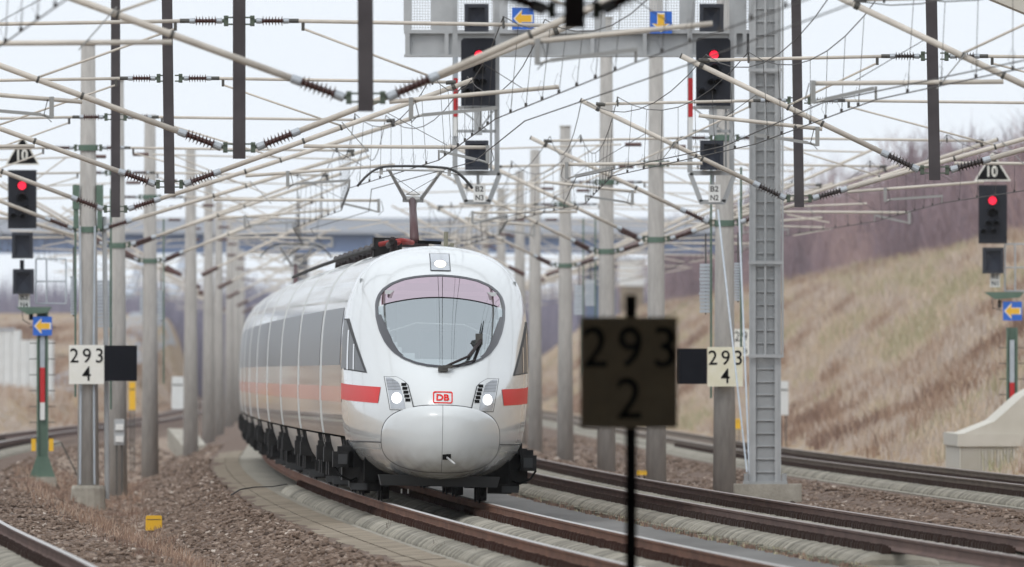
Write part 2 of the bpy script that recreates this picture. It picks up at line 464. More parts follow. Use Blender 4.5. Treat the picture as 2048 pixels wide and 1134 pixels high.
def frange(a, b, s): return list(np.arange(a, b, s))
DS_MAIN = frange(60, 200, 20) + frange(200, 720, 5) + frange(720, 2200, 40)
def track(label, fn, rail_m, top_m, clip, d0, n_single, d_end, left_ledge, slab_col='concrete_sleeper'):
    root = thing('railway_track', (fn(d0), d0, 0), label, 'railway track', 'railway tracks')
    sl = MB(); ribbon(sl, fn, DS_MAIN, -1.40 if left_ledge is not None else -1.5, 1.40 if left_ledge is not None else 1.5, -.34 if left_ledge is not None else -.42, thick=.3); sl.build('slab' if left_ledge is not None else 'ballast_bed', slab_col if left_ledge is not None else 'ballast_bed', root)
    for off in (-.7535, .7535):
        r = MB(); rail(r, fn, DS_MAIN, off); ob = r.build('rail', [rail_m, top_m], root); recalc(ob)
    me = sleeper_mesh('sleeper', clip)
    d = d0
    for k in range(n_single):
        place('sleeper', me, root, (fn(d) + random.uniform(-.012, .012), d, random.uniform(-.006, .004)), (0, 0, -math.atan((fn(d+1)-fn(d-1))/2)))
        d += .65
    if d < d_end:
        v = np.array([p.co[:] for p in me.vertices]); f = [tuple(p.vertices) for p in me.polygons]; mi = [p.material_index for p in me.polygons]
        m = MB()
        while d < d_end:
            m.add(v + np.array([fn(d), d, 0]), f); m.mi[-len(f):] = mi; d += .65
        ob = m.build('sleepers', ['concrete_sleeper', clip], root); ob['kind'] = 'stuff'
    return root
tr1 = track('rusty railway track on concrete sleepers that the white train runs on', T1, 'rail_side', 'rail_top', 'clip', 212, 300, 420, True)
tr2 = track('dark railed track just right of the train beyond the grey paved strip', T2, 'rail_side_dark', 'rail_top_dull', 'clip_dark', 262, 300, 620, False)
tr3 = track('far right railway track at the foot of the grassy embankment', T3, 'rail_side_grey', 'rail_top_dull', 'clip_dark', 345, 300, 640, False)
tr0 = track('leftmost railway track with shiny rail entering at the lower left corner', T0, 'rail_side_dark', 'rail_top', 'clip_dark', 212, 120, 700, None)

# concrete ledge panels left of the train track, paved strip and kerb between the tracks
ledge = thing('concrete_ledge', (T1(215)-2.1, 215, -.4), 'pale cracked concrete edge strip along the left of the train track', 'edge strip')
d = 205.0
while d < 640:
    ln = 4.9
    z = -.315 + random.uniform(-.004, .004); j = random.uniform(-.008, .008)
    m = MB(); ribbon(m, T1, [d, d+ln/2, d+ln], -1.76+j, -1.405, z-.02, z, thick=.3); m.build('panel', 'concrete_ledge', ledge)
    m = MB(); ribbon(m, T1, [d, d+ln/2, d+ln], -2.08+j*4, -1.775+j, z-.045, z-.03, thick=.3); m.build('panel', 'concrete_ledge', ledge)
    d += ln + .012
m = MB(); ribbon(m, T1, DS_MAIN, 1.33, 2.86, -.29, thick=.2); o = m.build('paved_strip', 'asphalt'); tag(o, 'grey wet paved strip between the two middle tracks', None, kind='structure')
kerb = thing('mossy_kerb', (T1(225)+2.95, 225, -.4), 'mossy concrete kerb between the paved strip and the dark railed track', 'kerb')
d = 205.0
while d < 560:
    j = random.uniform(-.02, .02)
    m = MB(); ribbon(m, T1, [d, d+1.5, d+2.97], 2.865+j*.2, 2.97, -.245+j*.5, thick=.2); m.build('kerb_stone', 'mossy', kerb)
    d += 3
# rough grass and moss growing along that kerb
# ------------------------------------------------------------------ ballast stones, grass, shrubs
def set_rnd(me, vals, domain='FACE'):
    a = me.attributes.new('rnd', 'FLOAT', domain); a.data.foreach_set('value', np.asarray(vals, dtype=np.float32))
def big_mesh(name, V, Fc, nper, mat_name, rnd, label):
    """V (n,3), Fc (m,k) numpy"""
    me = bpy.data.meshes.new(name)
    k = Fc.shape[1]
    me.vertices.add(len(V)); me.vertices.foreach_set('co', V.astype(np.float32).ravel())
    me.loops.add(Fc.size); me.loops.foreach_set('vertex_index', Fc.astype(np.int32).ravel())
    me.polygons.add(len(Fc)); me.polygons.foreach_set('loop_start', np.arange(0, Fc.size, k, dtype=np.int32))
    me.update(calc_edges=True)
    set_rnd(me, rnd); me.materials.append(MATS[mat_name])
    ob = bpy.data.objects.new(name, me); COL.objects.link(ob); tag(ob, label, None, kind='stuff')
    return ob
rng = np.random.default_rng(5)
def ico():
    t = (1 + 5**.5) / 2
    v = np.array([(-1,t,0),(1,t,0),(-1,-t,0),(1,-t,0),(0,-1,t),(0,1,t),(0,-1,-t),(0,1,-t),(t,0,-1),(t,0,1),(-t,0,-1),(-t,0,1)]) / (1+t*t)**.5
    f = np.array([(0,11,5),(0,5,1),(0,1,7),(0,7,10),(0,10,11),(1,5,9),(5,11,4),(11,10,2),(10,7,6),(7,1,8),(3,9,4),(3,4,2),(3,2,6),(3,6,8),(3,8,9),(4,9,5),(2,4,11),(6,2,10),(8,6,7),(9,8,1)])
    return v, f
def stones(name, label, regions):
    v0, f0 = ico(); P = []; S = []
    for fn, o0, o1, d0, d1, n, smin, smax in regions:
        dd = d0 + (d1-d0) * rng.random(n)**1.25
        oo = rng.uniform(o0, o1, n)
        for a, b in zip(dd, oo):
            x = fn(a) + b
            P.append((x, a, ground_z(x, a) + .05*nz2(x, a*.3, .9) + .03*nz2(x, a*.5, 2.5)))
        S.append(rng.uniform(smin, smax, n))
    P = np.array(P); S = np.concatenate(S); n = len(P)
    V = np.repeat(v0[None], n, 0) * rng.uniform(.6, 1.25, (n, 12, 1))
    V *= np.stack([rng.uniform(.8, 1.5, n), rng.uniform(.8, 1.5, n), rng.uniform(.5, .9, n)], 1)[:, None, :]
    a = rng.uniform(0, 6.28, n); b = rng.uniform(-.7, .7, n)
    ca, sa, cb, sb = np.cos(a), np.sin(a), np.cos(b), np.sin(b); one = np.ones(n); zero = one*0
    Rz = np.stack([np.stack([ca, -sa, zero], 1), np.stack([sa, ca, zero], 1), np.stack([zero, zero, one], 1)], 1)
    Rx = np.stack([np.stack([cb, zero, sb], 1), np.stack([zero, one, zero], 1), np.stack([-sb, zero, cb], 1)], 1)
    V = np.einsum('nij,nkj->nki', Rz @ Rx, V) * S[:, None, None] + P[:, None, :]
    Fc = f0[None] + (np.arange(n) * 12)[:, None, None]
    rnd = np.repeat(np.clip(rng.normal(.5, .2, n), 0, 1), 20)
    return big_mesh(name, V.reshape(-1, 3), Fc.reshape(-1, 3), 20, 'ballast_stone', rnd, label)
stones('ballast_gravel', 'reddish brown crushed ballast stones beside the tracks', [
    (T1, -4.6, -2.2, 205, 440, 17000, .022, .05),
    (T1, -4.6, -2.2, 440, 700, 6000, .035, .07),
    (T1, -7.0, -4.4, 215, 460, 4000, .015, .038),
    (T0, 1.3, 2.9, 205, 420, 7500, .022, .05),
    (T0, -1.6, 1.3, 205, 330, 2500, .022, .045),
    (T1, 6.35, 10.4, 290, 560, 15000, .025, .055),
    (T1, 6.4, 10.4, 560, 800, 2500, .04, .08),
    (T0, 2, 4.4, 420, 760, 3500, .035, .07)])

def tufts(name, label, pts, hmin, hmax, nb, spread, width, mat_name, tone=None, lean=.35, tj=.08):
    """clumps of thin upright blades; pts (n,3)"""
    pts = np.asarray(pts); n = len(pts)
    base = np.repeat(pts, nb, 0); N = n * nb
    ang = rng.uniform(0, 6.28, N); rad = spread * np.sqrt(rng.random(N))
    base = base + np.stack([np.cos(ang)*rad, np.sin(ang)*rad, np.zeros(N)], 1)
    h = np.repeat(rng.uniform(hmin, hmax, n), nb) * rng.uniform(.55, 1.1, N)
    la = rng.uniform(0, 6.28, N); lm = rng.uniform(0, lean, N) * h
    tip = base + np.stack([np.cos(la)*lm, np.sin(la)*lm, h], 1)
    mid = base + np.stack([np.cos(la)*lm*.3, np.sin(la)*lm*.3, h*.55], 1)
    wv = np.stack([np.ones(N)*width, rng.uniform(-.3, .3, N)*width, np.zeros(N)], 1) * rng.uniform(.6, 1.3, N)[:, None]
    V = np.stack([base-wv, base+wv, mid+wv*.8, mid-wv*.8, tip], 1)
    k = np.arange(N)[:, None] * 5
    Fc = np.concatenate([k+np.array([[0,1,2]]), k+np.array([[0,2,3]]), k+np.array([[3,2,4]])], 1).reshape(-1, 3)
    t = np.repeat(tone if tone is not None else rng.random(n), nb) + rng.normal(0, tj, N)
    return big_mesh(name, V.reshape(-1, 3), Fc, 3, mat_name, np.repeat(np.clip(t, 0, 1), 3), label)

P = []; tone = []
for k in range(26000):
    d = 380 + 1300 * random.random()**1.5
    o = 15.2 + 15 * random.random()
    x = T1(d) + o
    if (x * F / d) > 1250 and d < 700: continue
    P.append((x, d, ground_z(x, d) - .05 + (.35*nz2(x, d*.25, .13) if o > 17 else 0)))
    q = .56 + (o-21)*.022 + .65*nz2(x*1.0, d*.06, .25) + .9*nz2(x, d*.08, .7)
    if o > 25 and random.random() < .4: q = random.uniform(.02, .3)
    if nz2(x+31, d*.03, .12) > .5 and random.random() < .3: q = .98
    tone.append(min(1, max(0, q)))
P = np.array(P); tone = np.array(tone)
tufts('dry_grass_slope', 'tall dry tan and brown grass covering the right embankment', P, .22, .62, 14, .42, .013, 'dry_grass', tone, .7, .1)
P = []; tone = []
for k in range(1500):
    d = 225 + 330 * random.random(); x = T1(d) + random.uniform(-7.2, -3.7)
    if abs(x - T0(d)) < 2.4: continue
    P.append((x, d, ground_z(x, d))); tone.append(.16 + .3*nz2(x, d*.2, .5) + random.uniform(-.1, .12))
for k in range(900):
    d = 330 + 350 * random.random(); x = T1(d) + random.uniform(10.3, 10.5) + 3.9
    P.append((x, d, ground_z(x, d))); tone.append(.5)
tufts('dry_weeds', 'short withered weeds between the left tracks around the mast foot', np.array(P), .05, .2, 9, .22, .006, 'dry_grass', np.clip(np.array(tone), 0, .9), .8)
P = []; tone = []
for k in range(9000):
    d = 640 + 1000 * random.random(); x = T0(d) - 2.6 - 26 * random.random()
    P.append((x, d, ground_z(x, d) - .05)); tone.append(min(.9, max(0, .42 + .8*nz2(x, d*.05, .2))))
tufts('dry_grass_bank', 'tan dry grass on the low bank far left of the tracks', np.array(P), .2, .55, 9, .4, .03, 'dry_grass', np.array(tone), .5)
P = []
for k in range(500):
    d = 225 + 220*random.random(); x = T1(d) + 2.85 + random.uniform(-.05, .08)
    P.append((x, d, -.29))
tufts('kerb_moss', 'low green and brown moss tufts growing along the kerb', np.array(P), .02, .09, 8, .06, .006, 'dry_grass', rng.choice([.0, .05, .1, 1.0], len(P)), .8)
# bare woodland on the embankment crest: twigs spread through each shrub's crown
P = []; tone = []
for k in range(4300):
    d = 540 + 1500 * random.random()**1.15; o = random.uniform(26, 50)
    x = T1(d) + o
    if d > 1000 and 200 < x*F/d < 290: continue
    g = ground_z(x, d); hh = random.uniform(2.6, 6.0) * (1 + .35*smooth(d, 800, 1200)) * (1 + .35*nz2(x, d*.1, .2)); tt = .45 + .7*nz2(x, d*.05, .2) + random.uniform(-.15, .15)
    for j in range(9):
        f = random.random()
        P.append((x + random.gauss(0, .55)*(.5+f), d + random.gauss(0, .6), g - .2 + hh*f*.75)); tone.append(tt)
tufts('bare_woodland', 'purple brown leafless shrubs along the top of the right embankment', np.array(P), .8, 1.9, 8, .35, .014, 'twigs', np.clip(np.array(tone), 0, 1), .95, .15)
P = []
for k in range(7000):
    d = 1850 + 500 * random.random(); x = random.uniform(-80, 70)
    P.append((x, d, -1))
tufts('distant_woodland', 'bluish distant leafless trees seen below the far bridge', np.array(P), 8, 11.5, 18, 2.2, .09, 'twigs_far_hazed', None, .25)

# ------------------------------------------------------------------ overhead line
def lathe(prof, n=12):
    m = MB(); vs = []
    for z, r in prof: vs += [(r*math.cos(k*2*math.pi/n), r*math.sin(k*2*math.pi/n), z) for k in range(n)]
    fs = [(i*n+k, i*n+(k+1) % n, (i+1)*n+(k+1) % n, (i+1)*n+k) for i in range(len(prof)-1) for k in range(n)]
    fs += [tuple(range(n-1, -1, -1)), tuple(range((len(prof)-1)*n, len(prof)*n))]
    return m.add(vs, fs)
def ins_mesh(name, L, rc, rs, n, mt):
    prof = [(0, rc)]
    for i in range(n):
        a = L * (i + .25) / n
        prof += [(a, rc), (a + L/n*.32, rs if i % 2 == 0 else rs*.86), (a + L/n*.40, rs*.97 if i % 2 == 0 else rs*.84), (a + L/n*.5, rc*1.05)]
    prof.append((L, rc))
    return lathe(prof, 12).mesh(name, mt, False)
INS_L = ins_mesh('insulator', .40, .032, .088, 8, 'porcelain')
INS_S = ins_mesh('insulator_small', .29, .024, .068, 7, 'porcelain')
INS_LD = ins_mesh('insulator_dark', .40, .032, .084, 8, 'porcelain_dark')
INS_SD = ins_mesh('insulator_small_dark', .29, .024, .066, 7, 'porcelain_dark')
CAP_L = lathe([(0, .042), (.01, .052), (.11, .05), (.12, .04)], 12).mesh('end_cap', 'cap', False)
CAP_S = lathe([(0, .032), (.008, .04), (.075, .038), (.08, .03)], 10).mesh('end_cap_small', 'cap', False)
def along(v): return Vector(v).to_track_quat('Z', 'Y').to_euler()

def sub(name, me, parent, loc):
    ob = bpy.data.objects.new(name, me); COL.objects.link(ob); ob.parent = parent; ob.location = loc
    return ob
CONTACT = {}   # track -> [(d, xc, xm)]
ZT, ZL, ZC = 6.62, 4.93, 5.33
def arm(root, d, xp, pr, side, xt, key, pull, detail, dark=False, zt=ZT):
    """one cantilever with tubes, insulators and the steady arm that holds the contact wire"""
    xe = xt + side * .55                       # tip of the diagonal tube
    A = Vector((xp + side*(pr+.02), d, ZL)); E = Vector((xe, d, zt - .12))
    dirv = (E - Vector((xp + side*(pr+.15), d, ZL+.02))).normalized()
    xc = xt + (.28 if pull > 0 else -.28); xm = xc - .1*(1 if xc > xt else -1)
    CONTACT.setdefault(key, []).append((d, xc, xm))
    P0 = Vector((xp + side*(pr+.15), d, ZL+.02))
    iL, iS = (INS_LD, INS_SD) if dark else (INS_L, INS_S)
    t_lo = .12 + .40
    D0 = P0 + dirv*(t_lo+.02)
    top0 = Vector((xp + side*(pr+.14), d, zt)); tv = Vector((side, 0, 0))
    tt = .08 + .29
    # points on the diagonal
    def dg(f): return D0 + (E - D0)*f
    zreg = ZC + .30
    f_reg = min(.9, max(.18, (zreg - D0.z)/(E.z - D0.z)))
    G = dg(f_reg)
    tip = Vector((xt + side*(1.05 if pull*side > 0 else .55), d-.02, zreg + (.12 if pull*side < 0 else -.10)))
    if not detail:
        m = MB()
        m.tube(D0, E + dirv*.25, .036, n=6); m.tube(top0 + tv*(tt+.08), E, .02, n=5)
        m.tube(G, tip, .022, n=5); m.tube(dg(.55), top0 + tv*.9, .016, n=4)
        m.beam((xc, d, ZC), (xc + side*(.95 if pull*side > 0 else -.95), d, zreg-.12), .03, .03)
        m.build('cantilever', 'tube', root)
        m = MB(); m.tube(P0, D0, .07, n=6); m.build('insulator', 'porcelain', root)
        m = MB(); m.tube(top0, top0+tv*tt, .05, n=6); m.build('insulator', 'porcelain', root)
        return
    for z, p in ((ZL+.02, P0), (zt, top0)):
        b = MB()
        b.box(min(xp+side*pr, p.x-side*.02), max(xp+side*pr, p.x-side*.02), d-.06, d+.06, z+.035, z+.055)
        b.box(min(xp+side*pr, p.x-side*.02), max(xp+side*pr, p.x-side*.02), d-.06, d+.06, z-.055, z-.035)
        b.box(p.x-.03-side*.05, p.x+.03-side*.05, d-.04, d+.04, z-.07, z+.07)
        b.tube(p - tv*.06, p + (dirv if z < 6 else tv)*.03, .026, n=8)
        b.build('bracket', 'fitting_green', root)
    i1 = place('insulator', iL, root, P0 + dirv*.10, along(dirv))
    sub('end_cap', CAP_L, i1, (0, 0, -.10)); sub('end_cap', CAP_L, i1, (0, 0, .39))
    i2 = place('insulator', iS, root, top0 + tv*.07, along(tv))
    sub('end_cap', CAP_S, i2, (0, 0, -.07)); sub('end_cap', CAP_S, i2, (0, 0, .285))
    m = MB(); m.tube(P0 + dirv*.58, E + dirv*.28, .041, n=10); m.build('diagonal_tube', 'tube', root, True)
    m = MB(); m.tube(E + dirv*.28, E + dirv*.30, .043, n=10); m.build('tube_plug', 'fitting', root)
    m = MB(); m.tube(top0 + tv*.43, E - tv*.1 + Vector((0, 0, .06)), .025, n=8); m.build('top_tube', 'tube', root, True)
    m = MB(); m.tube(top0 + tv*.40, top0 + tv*.56, .03, n=8); m.build('clevis', 'fitting', root)
    m = MB(); m.tube(top0 + tv*.62, top0 + tv*.62 - Vector((0, 0, .13)), .022, n=6); m.build('brace_joint', 'fitting', root)
    m = MB(); m.tube(top0 + tv*.64 - Vector((0, 0, .11)), dg(.52) + Vector((0, .03, .03)), .018, n=6); m.build('brace_tube', 'tube', root, True)
    for c_, l_, r_ in ((dg(.52), .016, .048), (G, .018, .049), (E - dirv*.04, .03, .05)):
        m = MB(); m.tube(c_ - dirv*l_, c_ + dirv*l_, r_, n=8); m.build('clamp', 'fitting', root)
    m = MB(); m.path([(xm, d, zt+.06), (xm, d-.03, zt+.0), tuple(Vector((xm, d-.05, zt-.1)))], .016, 6); m.build('wire_hanger', 'fitting', root)
    m = MB(); m.tube(E - tv*.16 + Vector((0, 0, .05)), E + Vector((0, 0, .06)), .034, n=8); m.build('tube_fork', 'fitting', root)
    m = MB(); m.tube(G - Vector((0, .05, .08)), tip, .029, n=8); m.build('registration_tube', 'tube', root, True)
    # steady arm: flat bar from a drop bracket on the registration tube to the contact wire
    reach = 1.0 if pull*side > 0 else -1.0
    bx = xc + side*reach*1.12
    rt = G - Vector((0, .05, .08)); fr = (bx - rt.x)/(tip.x - rt.x) if abs(tip.x-rt.x) > .01 else 0
    zb = rt.z + (tip.z - rt.z)*min(1, max(0, fr))
    bx = rt.x + (tip.x-rt.x)*min(1, max(0.04, fr))
    m = MB(); m.box(bx-.03, bx+.03, d-.09, d-.03, zb-.25, zb+.035); m.tube((bx, d-.06, zb-.24), (bx-side*reach*.14, d-.06, zb-.2), .02, n=6)
    m.build('drop_bracket', 'tube_grey', root)
    m = MB(); sx = bx - side*reach*.14
    m.beam((sx, d-.06, zb-.2), (xc + .02*side, d-.06, ZC+.14), .035, .045); m.beam((xc, d-.06, ZC+.16), (xc, d-.03, ZC), .03, .03)
    m.build('steady_arm', 'tube_grey', root)
    m = MB(); m.tube(dg(min(.95, f_reg+.34)), rt + (tip-rt)*.8, .005, n=4); m.build('stay_wire', 'wire', root)
    m = MB(); m.path([(bx+side*.05, d-.08, zb), (bx+side*.1, d-.1, zb-.2), (bx, d-.1, zb-.3)], .006, 4); m.build('earth_loop', 'wire', root)
    if pull*side > 0:
        m = MB(); q0 = dg(min(.93, f_reg+.16)); q1 = rt + (tip-rt)*.35
        m.beam(q0 + Vector((0, -.05, .08)), q1 + Vector((0, -.02, -.08)), .04, .015); m.build('link_bar', 'tube_grey', root)

LEFT = [(178, .51, 0), (235, -1.58, 0), (287, -3.6, 0), (343, -5.4, 0), (395, -7.2, 0), (449, -8.75, 1), (505, -9.16, 1), (575, -9.57, 1),
        (660, -9.75, 1), (760, -10.6, 1), (860, -11.6, 1), (970, -12.6, 1), (1080, -13.7, 1), (1200, -14.9, 1)]
RIGHT = [(215, 8.9, 0), (267, 7.7, 0), (319, 6.2, 0), (371, 4.9, 0), (430, 4.2, 1), (483, 3.2, 1), (530, 2.3, 1), (600, 1.47, 1), (660, .7, 1), (730, .26, 1), (800, -.4, 1), (880, -1.1, 1), (960, -1.9, 1), (1040, -2.7, 1), (1120, -3.5, 1), (1200, -4.3, 1), (1280, -5.1, 1)]
def ordinal(i): return ['nearest', 'second', 'third', 'fourth', 'fifth', 'sixth', 'seventh', 'eighth', 'ninth', 'tenth', 'eleventh', 'twelfth'][i]
PL = {178: 'black blurred hanging post cut off by the top edge of the picture', 235: 'hanging post ending above the train pantograph with crossing cantilever arms',
      287: 'dark hanging post above the train roof left of the pantograph, with brown insulators', 343: 'dark slim hanging post left of centre behind the two nearer ones',
      395: 'farthest dark hanging post standing before a concrete mast on the left'}
PR = {215: 'hanging post of the nearest portal outside the right edge', 267: 'portal just outside the right edge whose pale arms reach into the upper right corner',
      319: 'dark hanging post at upper right with arms above the ten sign', 371: 'dark hanging post just right of the grey signal gantry column'}
ML = {449: 'thick concrete mast carrying the left kilometre board', 505: 'concrete mast behind the black board right of the left kilometre board', 575: 'slim concrete mast standing alone left of the train'}
MR = {430: 'concrete mast carrying the right kilometre board beside the gantry column', 483: 'concrete mast behind the upper right of the near dark board',
      530: 'concrete mast rising straight behind the near dark board', 600: 'slim short topped concrete mast between the train and the dark board'}
def support(row, d, xp, is_mast, i):
    left = row == 'L'
    detail = d < 620
    if is_mast:
        gz = ground_z(xp, d)
        lab = (ML if left else MR).get(d, 'hazy far %s hand mast, %s one beyond the slim mast %s the train' % ('left' if left else 'right', ordinal(i - 7) if i > 7 else 'nearest', 'left of' if left else 'right of'))
        root = thing('catenary_mast', (xp, d, gz), lab, 'catenary mast', ('far masts of the left row' if left else 'far masts of the right row') if d >= 640 else ('concrete masts of the left row' if left else 'concrete masts of the right row'))
        zt = 10.6 if d in (430, 483, 530) and not left else 8.75
        m = MB(); m.path([(xp, d, gz-.3), (xp, d, 3), (xp, d, zt)], [.235, .195, .145], 18 if detail else 8)
        m.build('mast', 'concrete_mast', root, True)
        pr = .17
        if detail:
            m = MB(); m.tube((xp, d, zt), (xp, d, zt+.04), .16, n=14); m.build('top_cap', 'concrete', root)
            for zz in (ZL, ZT):
                m = MB(); m.tube((xp, d, zz-.06), (xp, d, zz+.06), .2, n=16); m.build('mast_clamp', 'green_paint', root)
    else:
        lab = (PL if left else PR)[d]
        root = thing('overhead_line_portal', (xp, d, 9.6), lab, 'catenary support', 'hanging posts of the left row' if left else 'hanging posts of the right row')
        lean = {343: -.06, 319: -.085, 371: -.07, 235: -.02}.get(d, 0)
        m = MB(); h = .083
        vs = [(xp+sx*h + (lean if z > 6 else 0), d+sy*h, z) for z in (ZL-.13, 9.3) for sx, sy in ((-1,-1),(1,-1),(1,1),(-1,1))]
        m.add(vs, [(3,2,1,0),(4,5,6,7),(0,1,5,4),(1,2,6,5),(2,3,7,6),(3,0,4,7)]); m.build('hanging_post', 'pendant', root)
        b = MB(); x0, x1 = T1(d)-15.5, T3(d)+5.5
        b.box(x0, x1, d-.22, d+.22, 9.3, 9.75); b.build('crossbeam', 'galvanized', root)
        for x in (x0, x1):
            g = ground_z(x, d) - .3
            b = MB(); b.box(x-.2, x+.2, d-.2, d+.2, g, 9.3); b.build('portal_leg', 'galvanized', root)
        pr = .083
    n = i
    pull = 1 if n % 2 == 0 else -1
    if left:
        arm(root, d, xp, pr, 1, T1(d), 'T1', -pull if d > 240 else -1, detail)
        xt = T0(d) if d < 560 else max(T0(d), xp - 4.2)
        arm(root, d, xp, pr, -1, xt, 'T0', pull, detail)
    else:
        arm(root, d, xp, pr, -1, T2(d) - (.5 if d < 420 else 0), 'T2', pull, detail, dark=d < 420)
        if d > 300:
            arm(root, d, xp, pr, 1, T3(d), 'T3', -pull, detail, dark=d < 420)
    if not detail or d > 480:
        # overlap spans: a second pair of arms on the same mast
        if left:
            arm(root, d+2.5, xp, pr, 1, T1(d)+.7, 'overlap', pull, False, zt=ZT+.45); arm(root, d+2.5, xp, pr, -1, xp-3.2, 'overlap', -pull, False, zt=ZT+.4)
        else:
            arm(root, d+2.5, xp, pr, -1, T2(d)-.8, 'overlap', -pull, False, zt=ZT+.45); arm(root, d+2.5, xp, pr, 1, T3(d)-.4, 'overlap', pull, False, zt=ZT+.4)
    return root
SUP = {}
for i, (d, x, k) in enumerate(LEFT): SUP['L', d] = support('L', d, x, k, i)
for i, (d, x, k) in enumerate(RIGHT): SUP['R', d] = support('R', d, x, k, i)
# concrete foundation and green conduits on the mast with the left board
r = SUP['L', 449]
g = r.location.z
m = MB(); m.path([(-8.75, 449, g-.2), (-8.75, 449, g+.42), (-8.75, 449, g+.48)], [.37, .35, .32], 16); m.build('foundation', 'concrete', r)
for dx in (-.14, .12):
    m = MB(); m.path([(-8.75+dx*1.15, 448.73, g+.5), (-8.75+dx, 448.76, 2.5), (-8.75+dx*1.2, 448.8, 5)], .022, 6); m.build('conduit', 'weight_plate', r)
m = MB(); m.path([(-8.36, 449.1, g+.2), (-8.38, 449.1, 2.2), (-8.42, 449.1, 5.2)], .05, 8); m.build('cable_pipe', 'galvanized', r)
for dx in (-.25, .24):
    m = MB(); m.box(-8.75+dx-.07, -8.75+dx+.07, 448.85, 449.15, 5.35, 5.85); m.box(-8.75+dx-.05, -8.75+dx+.05, 448.88, 449.12, 4.95, 5.35); m.build('tension_wheel_box', 'green_paint', r)

def wire(key, label, ends):
    pts = sorted(CONTACT[key]); pts = [(ends[0][0], ends[0][1], ends[0][1])] + pts + [(ends[1][0], ends[1][1], ends[1][1])]
    root = thing('overhead_wire', (pts[0][1], pts[0][0], ZC), label, 'overhead wire', 'overhead wires')
    c = MB(); c.path([(x, d, ZC) for d, x, _ in pts], .0085, 5); c.build('contact_wire', 'wire', root)
    mp = []; dr = MB()
    for (d0, c0, m0), (d1, c1, m1) in zip(pts, pts[1:]):
        L = d1 - d0; sag = .55 * (L/55)**2 if L < 90 else .8
        n = max(6, int(L/6.5))
        for k in range(n):
            f = k/n
            x = m0 + (m1-m0)*f; z = ZT + .06 - 4*sag*f*(1-f)
            mp.append((x, d0+L*f, z))
            if k > 0 and d0 < 700 and L < 90 and 'overlap' not in key:
                xc = c0 + (c1-c0)*f
                dr.tube((x, d0+L*f, z), (xc, d0+L*f, ZC), .0038, n=4, cap=False)
                q = 0.075
                dr.path([(xc, d0+L*f, ZC+.02), (xc-q*.7, d0+L*f, ZC+.12), (xc-q*.2, d0+L*f, ZC+.24), (xc+q*.3, d0+L*f, ZC+.2), (xc+q*.1, d0+L*f, ZC+.06)], .003, 3)
                dr.box(xc-.018, xc+.018, d0+L*f-.02, d0+L*f+.02, ZC-.005, ZC+.045)
    mp.append((pts[-1][2], pts[-1][0], ZT+.06))
    m = MB(); m.path(mp, .0075, 5); m.build('messenger_wire', 'wire', root)
    if dr.v: ob = dr.build('droppers', 'wire', root); ob['kind'] = 'stuff'
wire('T1', 'contact and carrier wire that the train pantograph touches', ((130, T1(130)), (1900, T1(1900))))
wire('T0', 'contact and carrier wire above the leftmost track', ((150, T0(150)), (1900, T0(1900)+3)))
wire('T2', 'contact and carrier wire above the track right of the train', ((130, T2(130)), (1900, T2(1900))))
wire('T3', 'contact and carrier wire above the far right track', ((270, T3(270)), (1900, T3(1900))))

for k_, q_, lab_ in (('T1', .55, 'second wire pair running close beside the wire the pantograph touches'), ('T2', -.6, 'second wire pair beside the wire above the track right of the train')):
    CONTACT[k_+'_overlap'] = [(d + 2.5, a + q_*(1 if i % 2 else .7), b + q_) for i, (d, a, b) in enumerate(sorted(CONTACT[k_])) if d < 720]
    wire(k_+'_overlap', lab_, ((150, {'T1': T1, 'T2': T2, 'T0': T0}[k_](150)+q_), (1000, {'T1': T1, 'T2': T2, 'T0': T0}[k_](1000)+q_)))

# ------------------------------------------------------------------ the train
D0 = 329.0
ROLL = .020
def tw(x, yl, z):
    """train coordinates (x right, yl back from the nose tip, z up) to the world on the curve"""
    d = D0 + yl; s = dT1(d)
    return Vector((T1(d) + x + z*ROLL, d - x*s, z - x*ROLL))
OUT = [(0, .36), (.45, .37), (.72, .40), (.98, .49), (1.17, .63), (1.29, .80), (1.36, .97), (1.405, 1.25), (1.425, 1.6), (1.43, 2.0),
       (1.425, 2.35), (1.41, 2.65), (1.375, 2.95), (1.31, 3.22), (1.20, 3.45), (1.04, 3.64), (.82, 3.775), (.56, 3.865), (.28, 3.915), (0, 3.93)]
def out_t(t):
    a = [(i, p[0]) for i, p in enumerate(OUT)]; b = [(i, p[1]) for i, p in enumerate(OUT)]
    return catmull(a, t), catmull(b, t)
_dense = [out_t(k*(len(OUT)-1)/400) for k in range(401)]
_zs = [p[1] for p in _dense]
def Wz(z):
    import bisect
    i = min(max(bisect.bisect_left(_zs, z), 1), 400)
    (x0, z0), (x1, z1) = _dense[i-1], _dense[i]
    return max(.02, x0 + (x1-x0)*((z-z0)/(z1-z0) if z1 > z0 else 0))
PZ = [(.36, .85), (.40, .55), (.47, .28), (.6, .12), (.8, .03), (1.0, 0), (1.2, .01), (1.4, .06), (1.6, .17), (1.8, .37), (2.0, .66), (2.2, 1.0), (2.5, 1.47),
      (2.8, 1.93), (3.1, 2.43), (3.35, 2.93), (3.55, 3.45), (3.75, 4.25), (3.87, 5.1), (3.93, 6.0)]
YF = 6.2
def yl_of(r, z):
    p = catmull(PZ, z); a = min(1, abs(r))
    return p + (YF - p)*(1 - (1 - a**2.5)**.5)
